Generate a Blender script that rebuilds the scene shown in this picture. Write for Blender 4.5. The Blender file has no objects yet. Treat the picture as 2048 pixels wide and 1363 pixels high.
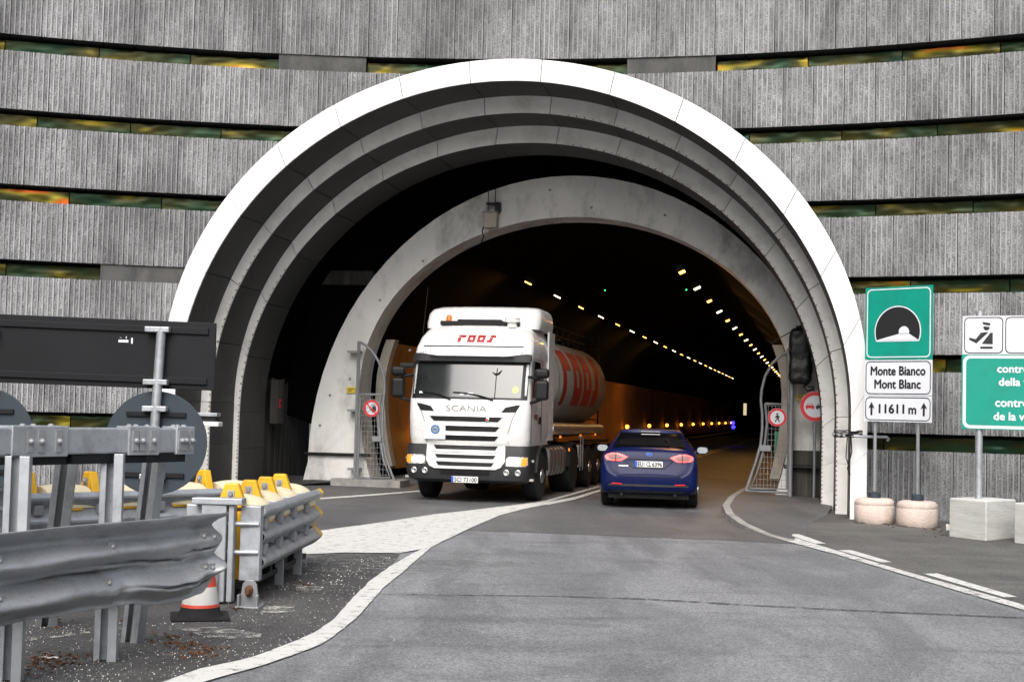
import bpy, bmesh, math, random
from mathutils import Vector, Matrix, noise
R = math.radians
random.seed(7)
S = bpy.context.scene
COL = S.collection

# ---------------------------------------------------------------- camera
FPX, EYE = 2844.4, 1.75                      # focal length in photo pixels, eye height
PIT, ROL = math.atan(141.5 / FPX), R(1.4)
cF = Vector((0, math.cos(PIT), math.sin(PIT)))
cU0 = Vector((0, -math.sin(PIT), math.cos(PIT)))
cR0 = Vector((1, 0, 0))
cR = cR0 * math.cos(ROL) + cU0 * math.sin(ROL)
cU = -cR0 * math.sin(ROL) + cU0 * math.cos(ROL)
cam = bpy.data.cameras.new('camera')
cam.lens, cam.sensor_width, cam.clip_end, cam.clip_start = 50.0, 36.0, 4000, .1
camo = bpy.data.objects.new('camera', cam); COL.objects.link(camo)
camo.matrix_world = Matrix(((cR.x, cU.x, -cF.x, 0), (cR.y, cU.y, -cF.y, 0), (cR.z, cU.z, -cF.z, EYE), (0, 0, 0, 1)))
S.camera = camo

# ---------------------------------------------------------------- sky, sun, exposure
SUN_EL, SUN_AZ = R(45), R(194)               # azimuth of the sun, clockwise from +Y: behind the camera, a little left
w = bpy.data.worlds.new('World'); S.world = w; w.use_nodes = True
wn = w.node_tree.nodes; wl = w.node_tree.links; wn.clear()
sky = wn.new('ShaderNodeTexSky'); sky.sky_type = 'NISHITA'; sky.sun_disc = False
sky.sun_elevation = SUN_EL; sky.sun_rotation = SUN_AZ
sky.air_density = 1.0; sky.dust_density = 6.0; sky.ozone_density = 1.0
hs = wn.new('ShaderNodeHueSaturation'); hs.inputs['Saturation'].default_value = .42
bg = wn.new('ShaderNodeBackground'); bg.inputs['Strength'].default_value = .15
wo = wn.new('ShaderNodeOutputWorld')
wl.new(sky.outputs[0], hs.inputs['Color']); wl.new(hs.outputs[0], bg.inputs[0]); wl.new(bg.outputs[0], wo.inputs[0])
sl = bpy.data.lights.new('sun', 'SUN'); sl.energy = 1.5; sl.angle = R(50); sl.color = (1, .975, .95)
so = bpy.data.objects.new('sun', sl); COL.objects.link(so)
sd = Vector((math.sin(SUN_AZ) * math.cos(SUN_EL), math.cos(SUN_AZ) * math.cos(SUN_EL), math.sin(SUN_EL)))
so.rotation_euler = (-sd).to_track_quat('-Z', 'Y').to_euler(); so.location = sd * 60
S.view_settings.view_transform = 'Standard'; S.view_settings.look = 'None'
S.view_settings.exposure = .66; S.view_settings.gamma = 1.0
S.view_settings.use_curve_mapping = False

# ---------------------------------------------------------------- measuring helpers (photo pixel -> point of the place)
def ray(x, y): return cF + cR * ((x - 1024) / FPX) + cU * ((681.5 - y) / FPX)
def G(x, y, z=0.0):
    d = ray(x, y); return Vector((0, 0, EYE)) + d * ((z - EYE) / d.z)
def D(x, y, depth):
    d = ray(x, y); return Vector((0, 0, EYE)) + d * (depth / d.y)
PA = R(11)                                    # the portal looks 11 degrees away from us
PO = Vector((-.1, 26.4, 0)); PU = Vector((math.cos(PA), -math.sin(PA), 0)); PV = Vector((math.sin(PA), math.cos(PA), 0))
def PF(u, v, z=0): return PO + PU * u + PV * v + Vector((0, 0, z))
def UZ(x, y, v):                              # pixel -> (u, z) on the portal plane at depth v
    d = ray(x, y); o = PO + PV * v; c = Vector((0, 0, EYE)); t = (o - c).dot(PV) / d.dot(PV); p = c + d * t
    return ((p - o).dot(PU), p.z)

# ---------------------------------------------------------------- materials
MATS = {}
def lnk(nt, a, b): nt.links.new(a, b)
def pmat(name, col, rough=.6, metal=0., var=.15, scale=3., bump=0., bscale=30., dirt=None, damt=.4, dscale=2.,
         spec=.5, stretch=(1, 1, 1), rand=0., coat=0., emis=None, estr=0., fine=0., fscale=120., ior=1.5, wvar=0.):
    if name in MATS: return MATS[name]
    m = bpy.data.materials.new(name); m.use_nodes = True; nt = m.node_tree; n = nt.nodes
    b = n['Principled BSDF']
    b.inputs['Roughness'].default_value = rough; b.inputs['Metallic'].default_value = metal
    b.inputs['Specular IOR Level'].default_value = spec; b.inputs['IOR'].default_value = ior
    b.inputs['Coat Weight'].default_value = coat; b.inputs['Coat Roughness'].default_value = .08
    tc = n.new('ShaderNodeTexCoord'); mp = n.new('ShaderNodeMapping'); mp.inputs['Scale'].default_value = stretch
    oi = n.new('ShaderNodeObjectInfo'); ad = n.new('ShaderNodeVectorMath'); ad.operation = 'ADD'
    sc = n.new('ShaderNodeVectorMath'); sc.operation = 'SCALE'; sc.inputs['Scale'].default_value = 37.0
    lnk(nt, oi.outputs['Random'], sc.inputs[0]); lnk(nt, tc.outputs['Object'], ad.inputs[0]); lnk(nt, sc.outputs[0], ad.inputs[1])
    lnk(nt, ad.outputs[0], mp.inputs['Vector'])
    no = n.new('ShaderNodeTexNoise'); no.inputs['Scale'].default_value = scale; no.inputs['Detail'].default_value = 6; no.inputs['Roughness'].default_value = .65
    lnk(nt, mp.outputs[0], no.inputs['Vector'])
    cr = n.new('ShaderNodeMapRange'); cr.inputs['From Min'].default_value = .25; cr.inputs['From Max'].default_value = .75
    cr.inputs['To Min'].default_value = 1 - var; cr.inputs['To Max'].default_value = 1 + var
    lnk(nt, no.outputs['Fac'], cr.inputs['Value'])
    val = cr.outputs[0]
    if fine:
        n2 = n.new('ShaderNodeTexNoise'); n2.inputs['Scale'].default_value = fscale; n2.inputs['Detail'].default_value = 2
        lnk(nt, tc.outputs['Object'], n2.inputs['Vector'])
        c2 = n.new('ShaderNodeMapRange'); c2.inputs['From Min'].default_value = .3; c2.inputs['From Max'].default_value = .7
        c2.inputs['To Min'].default_value = 1 - fine; c2.inputs['To Max'].default_value = 1 + fine
        lnk(nt, n2.outputs['Fac'], c2.inputs['Value'])
        mu = n.new('ShaderNodeMath'); mu.operation = 'MULTIPLY'; lnk(nt, val, mu.inputs[0]); lnk(nt, c2.outputs[0], mu.inputs[1]); val = mu.outputs[0]
    if rand:
        c3 = n.new('ShaderNodeMapRange'); c3.inputs['To Min'].default_value = 1 - rand; c3.inputs['To Max'].default_value = 1 + rand
        lnk(nt, oi.outputs['Random'], c3.inputs['Value'])
        mu = n.new('ShaderNodeMath'); mu.operation = 'MULTIPLY'; lnk(nt, val, mu.inputs[0]); lnk(nt, c3.outputs[0], mu.inputs[1]); val = mu.outputs[0]
    if wvar:                                  # stains that run on from slab to slab
        ge = n.new('ShaderNodeNewGeometry'); mw = n.new('ShaderNodeMapping'); mw.inputs['Scale'].default_value = (1, 1, .35); lnk(nt, ge.outputs['Position'], mw.inputs[0])
        n4 = n.new('ShaderNodeTexNoise'); n4.inputs['Scale'].default_value = .9; n4.inputs['Detail'].default_value = 7; n4.inputs['Roughness'].default_value = .7
        lnk(nt, mw.outputs[0], n4.inputs['Vector'])
        c4 = n.new('ShaderNodeMapRange'); c4.inputs['From Min'].default_value = .34; c4.inputs['From Max'].default_value = .58; c4.inputs['To Min'].default_value = 1 - wvar; c4.inputs['To Max'].default_value = 1 + wvar * .5
        lnk(nt, n4.outputs['Fac'], c4.inputs['Value'])
        mu = n.new('ShaderNodeMath'); mu.operation = 'MULTIPLY'; lnk(nt, val, mu.inputs[0]); lnk(nt, c4.outputs[0], mu.inputs[1]); val = mu.outputs[0]
    rgb = n.new('ShaderNodeRGB'); rgb.outputs[0].default_value = (*col, 1)
    mx = n.new('ShaderNodeVectorMath'); mx.operation = 'SCALE'; lnk(nt, rgb.outputs[0], mx.inputs[0]); lnk(nt, val, mx.inputs['Scale'])
    out = mx.outputs[0]
    if dirt is not None:
        nd = n.new('ShaderNodeTexNoise'); nd.inputs['Scale'].default_value = dscale; nd.inputs['Detail'].default_value = 8; nd.inputs['Roughness'].default_value = .7
        lnk(nt, mp.outputs[0], nd.inputs['Vector'])
        dr = n.new('ShaderNodeMapRange'); dr.inputs['From Min'].default_value = .48; dr.inputs['From Max'].default_value = .72; dr.inputs['To Max'].default_value = damt
        lnk(nt, nd.outputs['Fac'], dr.inputs['Value'])
        mi = n.new('ShaderNodeMix'); mi.data_type = 'RGBA'; mi.inputs['B'].default_value = (*dirt, 1)
        lnk(nt, dr.outputs[0], mi.inputs['Factor']); lnk(nt, out, mi.inputs['A']); out = mi.outputs['Result']
    lnk(nt, out, b.inputs['Base Color'])
    rr = n.new('ShaderNodeMapRange'); rr.inputs['To Min'].default_value = max(.02, rough - .12); rr.inputs['To Max'].default_value = min(1, rough + .12)
    lnk(nt, no.outputs['Fac'], rr.inputs['Value']); lnk(nt, rr.outputs[0], b.inputs['Roughness'])
    if bump:
        nb = n.new('ShaderNodeTexNoise'); nb.inputs['Scale'].default_value = bscale; nb.inputs['Detail'].default_value = 5
        lnk(nt, mp.outputs[0], nb.inputs['Vector'])
        bu = n.new('ShaderNodeBump'); bu.inputs['Strength'].default_value = bump; bu.inputs['Distance'].default_value = .02
        lnk(nt, nb.outputs['Fac'], bu.inputs['Height']); lnk(nt, bu.outputs[0], b.inputs['Normal'])
    if emis:
        b.inputs['Emission Color'].default_value = (*emis, 1); b.inputs['Emission Strength'].default_value = estr
    MATS[name] = m
    return m

M = {}
M['rib'] = pmat('sawn concrete rib', (.262, .266, .275), .85, wvar=.42, var=.25, scale=2.2, bump=.25, bscale=60, dirt=(.12, .12, .125), damt=.7, dscale=1.6, stretch=(1, 1, .25), rand=.07)
M['broken'] = pmat('broken concrete', (.188, .190, .194), .95, wvar=.46, var=.4, scale=7, bump=1.0, bscale=38, dirt=(.075, .075, .08), damt=.8, dscale=1.4, stretch=(1, 1, .5), rand=.09, fine=.6, fscale=42)
M['core'] = pmat('recess shade black', (.014, .014, .014), .95, var=.3)  # nearly black: the shade in the recesses is put into this colour
M['filler'] = pmat('cast concrete strip', (.075, .074, .072), .9, var=.3, scale=3, bump=.3, bscale=20, dirt=(.02, .02, .02), damt=.8, dscale=2, stretch=(1, 1, .5))
M['white'] = pmat('white arch paint', (.80, .80, .80), .5, var=.03, scale=1.5, dirt=(.40, .37, .33), damt=.42, dscale=1.6, rand=.03, stretch=(1, 1, .35))
M['white2'] = pmat('dulled white paint', (.76, .75, .725), .6, var=.08, scale=2, dirt=(.30, .28, .25), damt=.55, dscale=1.3, rand=.05)
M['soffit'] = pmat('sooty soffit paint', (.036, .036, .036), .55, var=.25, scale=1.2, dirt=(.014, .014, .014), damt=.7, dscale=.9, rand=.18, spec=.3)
M['ringw'] = pmat('weathered white ring', (.74, .73, .705), .85, var=.14, scale=1.4, bump=.25, bscale=14, dirt=(.12, .115, .11), damt=.65, dscale=1.3, stretch=(1, 1, .55))
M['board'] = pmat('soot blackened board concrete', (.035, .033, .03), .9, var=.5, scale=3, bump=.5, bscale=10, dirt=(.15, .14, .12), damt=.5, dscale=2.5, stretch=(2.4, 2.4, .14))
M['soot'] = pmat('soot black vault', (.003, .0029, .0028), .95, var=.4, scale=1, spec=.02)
M['clad'] = pmat('amber-tinted wall cladding', (.30, .135, .035), .6, var=.12, scale=1.2, dirt=(.10, .045, .015), damt=.7, dscale=.8, rand=.1, spec=.2)  # cream panels; the lamps' amber light is put into the base colour
M['tan'] = pmat('tan steel lining', (.42, .38, .32), .6, var=.15, scale=2, dirt=(.1, .09, .08), damt=.6, dscale=2)
M['galv'] = pmat('galvanised steel', (.40, .42, .45), .5, .6, var=.14, scale=9, bump=.06, bscale=40, dirt=(.17, .18, .19), damt=.6, dscale=5)
M['galvd'] = pmat('battered galvanised steel', (.38, .395, .415), .5, .6, var=.18, scale=5, bump=.10, bscale=25, dirt=(.09, .09, .09), damt=.6, dscale=5, stretch=(.8, .8, 2.5), fine=.12, fscale=90)
M['steel'] = pmat('grey painted steel', (.26, .27, .285), .55, .3, var=.14, scale=6, dirt=(.1, .1, .1), damt=.5, dscale=6)
M['dark'] = pmat('dark sheet metal', (.008, .009, .011), .6, .0, var=.2, scale=2, dirt=(.016, .017, .018), damt=.3, spec=.2)
M['disc'] = pmat('slate grey sign back', (.030, .042, .054), .55, .0, var=.16, scale=2, dirt=(.018, .022, .027), damt=.4, spec=.3)
M['black'] = pmat('black plastic', (.007, .007, .008), .5, var=.2, spec=.3)
M['rubber'] = pmat('black rubber', (.010, .010, .0105), .8, var=.25, scale=6, dirt=(.03, .028, .026), damt=.5, spec=.25)
M['yellow'] = pmat('yellow plastic', (.72, .40, .012), .5, var=.08, scale=5, dirt=(.4, .27, .06), damt=.45, dscale=5)
M['cream'] = pmat('cream tarpaulin', (.70, .61, .42), .7, var=.07, scale=4, dirt=(.45, .36, .22), damt=.45, dscale=4)
M['conew'] = pmat('cone white', (.50, .49, .47), .55, var=.08, scale=6, dirt=(.3, .28, .26), damt=.45, dscale=5)
M['coner'] = pmat('cone orange red', (.50, .05, .022), .5, var=.1, scale=6, dirt=(.3, .08, .05), damt=.4)
M['green'] = pmat('green sign sheeting', (.0, .25, .185), .45, var=.06, scale=3, dirt=(.01, .17, .13), damt=.5, dscale=2.5)
M['signw'] = pmat('white sign sheeting', (.66, .68, .73), .45, var=.05, scale=3, dirt=(.47, .48, .50), damt=.4, dscale=3)
M['signk'] = pmat('black sign print', (.013, .013, .015), .5, var=.05)
M['red'] = pmat('red sign print', (.62, .018, .025), .45, var=.06, scale=5)
M['ylabel'] = pmat('yellow label', (.70, .50, .03), .5, var=.1, scale=8)
M['pink'] = pmat('pinkish cast concrete', (.56, .46, .405), .9, var=.12, scale=5, bump=.5, bscale=25, dirt=(.40, .37, .34), damt=.6, dscale=4, fine=.12, fscale=60)
M['block'] = pmat('pale concrete block', (.50, .50, .48), .85, var=.12, scale=2.5, bump=.3, bscale=14, dirt=(.27, .27, .26), damt=.7, dscale=2.2, stretch=(.6, .6, 3.5))
M['kerb'] = pmat('kerb concrete', (.28, .27, .255), .9, var=.25, scale=5, bump=.4, bscale=30, dirt=(.1, .095, .09), damt=.7, dscale=3)
M['rust'] = pmat('rusty steel', (.13, .06, .03), .8, .3, var=.3, scale=12)
M['tpaint'] = pmat('white truck paint', (.62, .62, .615), .25, var=.03, scale=2, coat=.5, dirt=(.36, .345, .32), damt=.45, dscale=3.5)
M['trim'] = pmat('dark grey truck plastic', (.020, .021, .023), .5, var=.15, scale=4, dirt=(.04, .038, .036), damt=.4, spec=.35)
M['tred'] = pmat('red logo film', (.27, .006, .008), .55, var=.05)
M['tank'] = pmat('tunnel-shaded tank paint', (.23, .215, .195), .55, var=.1, scale=2, coat=.0, spec=.25, dirt=(.12, .105, .085), damt=.5, dscale=1.5)  # white tank, darkened so the colour carries the tunnel shade
M['alu'] = pmat('brushed aluminium', (.55, .55, .54), .35, .9, var=.15, scale=8)
M['chrome'] = pmat('polished chrome', (.75, .76, .78), .12, 1.0, var=.04)
M['glass'] = pmat('windscreen glass', (.015, .018, .018), .04, 0., var=.02, spec=.5, ior=1.62, coat=.0)
M['dglass'] = pmat('tinted window glass', (.004, .004, .005), .05, 0., var=.02, spec=.5)
M['blue'] = pmat('dark blue car paint', (.0035, .0075, .048), .3, .0, var=.08, scale=3, coat=.0, spec=.14, dirt=(.012, .018, .05), damt=.45, dscale=2.5)
M['plate'] = pmat('number plate white', (.74, .74, .72), .4, var=.04)
M['eu'] = pmat('number plate blue', (.01, .09, .5), .4, var=.04)
M['mirror'] = pmat('mirror glass', (.8, .84, .86), .05, 1.0, var=.01)
M['lampw'] = pmat('lit headlamp', (.8, .8, .78), .2, var=.02, emis=(1, .93, .80), estr=9)
M['led'] = pmat('lit marker leds', (.8, .8, .9), .3, var=.02, emis=(.85, .9, 1), estr=4)
M['lens'] = pmat('clear lamp glass', (.5, .5, .5), .12, .6, var=.1, scale=20)
M['amber'] = pmat('amber lens', (.75, .20, .02), .25, var=.1, emis=(1, .3, .03), estr=.5)
M['amberdim'] = pmat('amber beacon dome', (.42, .12, .015), .2, var=.1, emis=(1, .3, .03), estr=.08)
M['tail'] = pmat('lit tail lamp', (.6, .02, .02), .2, var=.05, emis=(1, .02, .008), estr=1.2)
M['tailc'] = pmat('clear tail lamp lens', (.10, .015, .018), .4, .0, var=.15, scale=30, emis=(1, .25, .2), estr=.06)
M['redlens'] = pmat('red reflector', (.45, .01, .02), .25, var=.1, emis=(1, .02, .03), estr=.15)
M['lampa'] = pmat('lit sodium lamp', (.9, .5, .1), .4, var=.02, emis=(1, .42, .06), estr=7)
M['lamph'] = pmat('lit white lamp', (.9, .9, .7), .4, var=.02, emis=(1, .86, .52), estr=5)
M['guide'] = pmat('lit amber marker', (.9, .4, .05), .4, var=.02, emis=(1, .36, .03), estr=5)
M['gled'] = pmat('lit green led', (.1, .8, .2), .4, var=.02, emis=(.05, 1, .2), estr=3)
M['bled'] = pmat('lit blue flasher', (.1, .1, .9), .4, var=.02, emis=(.03, .02, 1), estr=4)
M['litsign'] = pmat('lit niche sign', (.8, .8, .6), .4, var=.02, emis=(1, .85, .5), estr=.45)
M['bag'] = pmat('black plastic sack', (.006, .006, .0065), .42, var=.3, scale=6, bump=.9, bscale=9)
M['greenp'] = pmat('green painted panel', (.03, .22, .11), .5, var=.1)
M['debris'] = pmat('pale grit', (.66, .65, .62), .8, var=.15, scale=20)
M['leaf'] = pmat('dead leaf litter', (.15, .07, .033), .8, var=.4, scale=14)
M['vign'] = pmat('green vignette sticker', (.38, .62, .12), .4, var=.05)
M['logoblue'] = pmat('blue round emblem', (.03, .12, .30), .4, var=.2, scale=30)
M['rock'] = pmat('mountain rock', (.06, .07, .06), .95, var=.4, scale=.03, dirt=(.12, .12, .12), damt=.6, dscale=.02)
M['paint'] = None; M['asphalt'] = None

def film_mat():
    m = bpy.data.materials.new('iridescent film'); m.use_nodes = True; nt = m.node_tree; n = nt.nodes; b = n['Principled BSDF']
    tc = n.new('ShaderNodeTexCoord'); oi = n.new('ShaderNodeObjectInfo')
    sc = n.new('ShaderNodeVectorMath'); sc.operation = 'SCALE'; sc.inputs['Scale'].default_value = 91.0
    ad = n.new('ShaderNodeVectorMath'); mp = n.new('ShaderNodeMapping'); mp.inputs['Scale'].default_value = (.7, .7, 2.6)
    lnk(nt, oi.outputs['Random'], sc.inputs[0]); lnk(nt, tc.outputs['Object'], ad.inputs[0]); lnk(nt, sc.outputs[0], ad.inputs[1]); lnk(nt, ad.outputs[0], mp.inputs[0])
    no = n.new('ShaderNodeTexNoise'); no.inputs['Scale'].default_value = 1.1; no.inputs['Detail'].default_value = 1.0; no.inputs['Distortion'].default_value = .5
    lnk(nt, mp.outputs[0], no.inputs['Vector'])
    r = n.new('ShaderNodeValToRGB'); e = r.color_ramp.elements
    e[0].position = .25; e[0].color = (.004, .04, .02, 1); e[1].position = .78; e[1].color = (.85, .13, .015, 1)
    for p, c in ((.38, (.010, .035, .012, 1)), (.50, (.022, .032, .005, 1)), (.61, (.055, .046, .004, 1)), (.69, (.26, .21, .010, 1))):
        q = e.new(p); q.color = c
    lnk(nt, no.outputs['Fac'], r.inputs[0]); lnk(nt, r.outputs[0], b.inputs['Base Color'])
    b.inputs['Metallic'].default_value = .55; b.inputs['Roughness'].default_value = .3
    return m
M['film'] = film_mat()

def asphalt_mat(name, col, worn, wornamt, dark, darkamt, wscale=.35, grain=.45, rough=.75, streak=(1, .35, 1)):
    m = bpy.data.materials.new(name); m.use_nodes = True; nt = m.node_tree; n = nt.nodes; b = n['Principled BSDF']
    tc = n.new('ShaderNodeTexCoord')
    def nz(scale, detail, rough=.6, st=(1, 1, 1), dist=0.):
        mp = n.new('ShaderNodeMapping'); mp.inputs['Scale'].default_value = st; lnk(nt, tc.outputs['Object'], mp.inputs[0])
        t = n.new('ShaderNodeTexNoise'); t.inputs['Scale'].default_value = scale; t.inputs['Detail'].default_value = detail
        t.inputs['Roughness'].default_value = rough; t.inputs['Distortion'].default_value = dist
        lnk(nt, mp.outputs[0], t.inputs['Vector']); return t.outputs['Fac']
    def mr(v, a, c, lo, hi):
        q = n.new('ShaderNodeMapRange'); q.inputs['From Min'].default_value = a; q.inputs['From Max'].default_value = c
        q.inputs['To Min'].default_value = lo; q.inputs['To Max'].default_value = hi; lnk(nt, v, q.inputs['Value']); return q.outputs[0]
    def mix(f, a, c):
        q = n.new('ShaderNodeMix'); q.data_type = 'RGBA'; lnk(nt, f, q.inputs['Factor'])
        if isinstance(a, tuple): q.inputs['A'].default_value = (*a, 1)
        else: lnk(nt, a, q.inputs['A'])
        q.inputs['B'].default_value = (*c, 1); return q.outputs['Result']
    o = mix(mr(nz(wscale, 7, .66, streak, .9), .43, .60, 0, wornamt), col, worn)
    o = mix(mr(nz(wscale * 1.7, 6, .6, (streak[1], 1, 1), 1.0), .52, .72, 0, darkamt), o, dark)
    o = mix(mr(nz(1.3, 5, .6, (1, .10, 1), .3), .50, .66, 0, wornamt * .6), o, worn)
    o = mix(mr(nz(.9, 5, .6, (1, .12, 1), .8), .55, .75, 0, darkamt * .7), o, dark)
    g = n.new('ShaderNodeVectorMath'); g.operation = 'SCALE'; lnk(nt, o, g.inputs[0])
    vo = n.new('ShaderNodeTexVoronoi'); vo.inputs['Scale'].default_value = 75; lnk(nt, tc.outputs['Object'], vo.inputs['Vector'])
    sep = n.new('ShaderNodeSeparateColor'); lnk(nt, vo.outputs['Color'], sep.inputs[0])
    lnk(nt, mr(sep.outputs[0], 0, 1, 1 - grain, 1 + grain), g.inputs['Scale'])
    lnk(nt, g.outputs[0], b.inputs['Base Color'])
    b.inputs['Roughness'].default_value = rough; b.inputs['Specular IOR Level'].default_value = .45
    bu = n.new('ShaderNodeBump'); bu.inputs['Strength'].default_value = .5; bu.inputs['Distance'].default_value = .006
    lnk(nt, vo.outputs['Distance'], bu.inputs['Height']); lnk(nt, bu.outputs[0], b.inputs['Normal'])
    return m
M['asphalt'] = asphalt_mat('worn grey asphalt', (.128, .131, .138), (.205, .208, .216), .9, (.078, .079, .083), .8, wscale=.75, streak=(1, .3, 1))
M['asphalt2'] = asphalt_mat('darker asphalt', (.082, .082, .085), (.13, .13, .134), .6, (.04, .04, .042), .6, wscale=.5, rough=.6)
M['asphalt3'] = asphalt_mat('brown grey asphalt', (.072, .070, .067), (.125, .12, .112), .7, (.045, .043, .041), .7, wscale=.6, streak=(.5, 1, 1))
M['asphalt4'] = asphalt_mat('grimy asphalt', (.045, .044, .044), (.085, .083, .08), .6, (.02, .02, .02), .7, wscale=.8, grain=.6)

def paint_mat(name, wear, lo, hi):
    m = bpy.data.materials.new(name); m.use_nodes = True; nt = m.node_tree; n = nt.nodes; b = n['Principled BSDF']
    tc = n.new('ShaderNodeTexCoord'); mp = n.new('ShaderNodeMapping'); mp.inputs['Scale'].default_value = (.9, .9, 1)
    lnk(nt, tc.outputs['Object'], mp.inputs[0])
    a = n.new('ShaderNodeTexNoise'); a.inputs['Scale'].default_value = 8; a.inputs['Detail'].default_value = 10; a.inputs['Roughness'].default_value = .78
    lnk(nt, mp.outputs[0], a.inputs['Vector'])
    r = n.new('ShaderNodeMapRange'); r.inputs['From Min'].default_value = lo; r.inputs['From Max'].default_value = hi; lnk(nt, a.outputs['Fac'], r.inputs['Value'])
    b.inputs['Base Color'].default_value = wear; b.inputs['Roughness'].default_value = .8
    fi = n.new('ShaderNodeTexNoise'); fi.inputs['Scale'].default_value = 60; fi.inputs['Detail'].default_value = 3; lnk(nt, tc.outputs['Object'], fi.inputs['Vector'])
    fm = n.new('ShaderNodeMath'); fm.operation = 'MULTIPLY_ADD'; fm.inputs[1].default_value = .30; fm.inputs[2].default_value = -.15; lnk(nt, fi.outputs['Fac'], fm.inputs[0])
    ads = n.new('ShaderNodeMath'); ads.operation = 'ADD'; lnk(nt, a.outputs['Fac'], ads.inputs[0]); lnk(nt, fm.outputs[0], ads.inputs[1]); lnk(nt, ads.outputs[0], r.inputs['Value'])
    tr = n.new('ShaderNodeBsdfTransparent'); ms = n.new('ShaderNodeMixShader')
    lnk(nt, r.outputs[0], ms.inputs[0]); lnk(nt, b.outputs[0], ms.inputs[1]); lnk(nt, tr.outputs[0], ms.inputs[2]); lnk(nt, ms.outputs[0], n['Material Output'].inputs['Surface'])
    return m
WH = (.52, .518, .50, 1)
M['paint'] = paint_mat('worn road paint', WH, .54, .68)
M['paint2'] = paint_mat('scuffed gore paint', WH, .53, .70)
M['paint3'] = paint_mat('ghost of old paint', (.40, .39, .36, 1), .40, .54)
M['paint4'] = paint_mat('thin road paint', WH, .50, .64)
M['dust'] = paint_mat('pale dust smear', (.30, .30, .295, 1), .30, .50)
M['crack'] = paint_mat('bitumen seam', (.055, .055, .06, 1), .42, .58)

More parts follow.
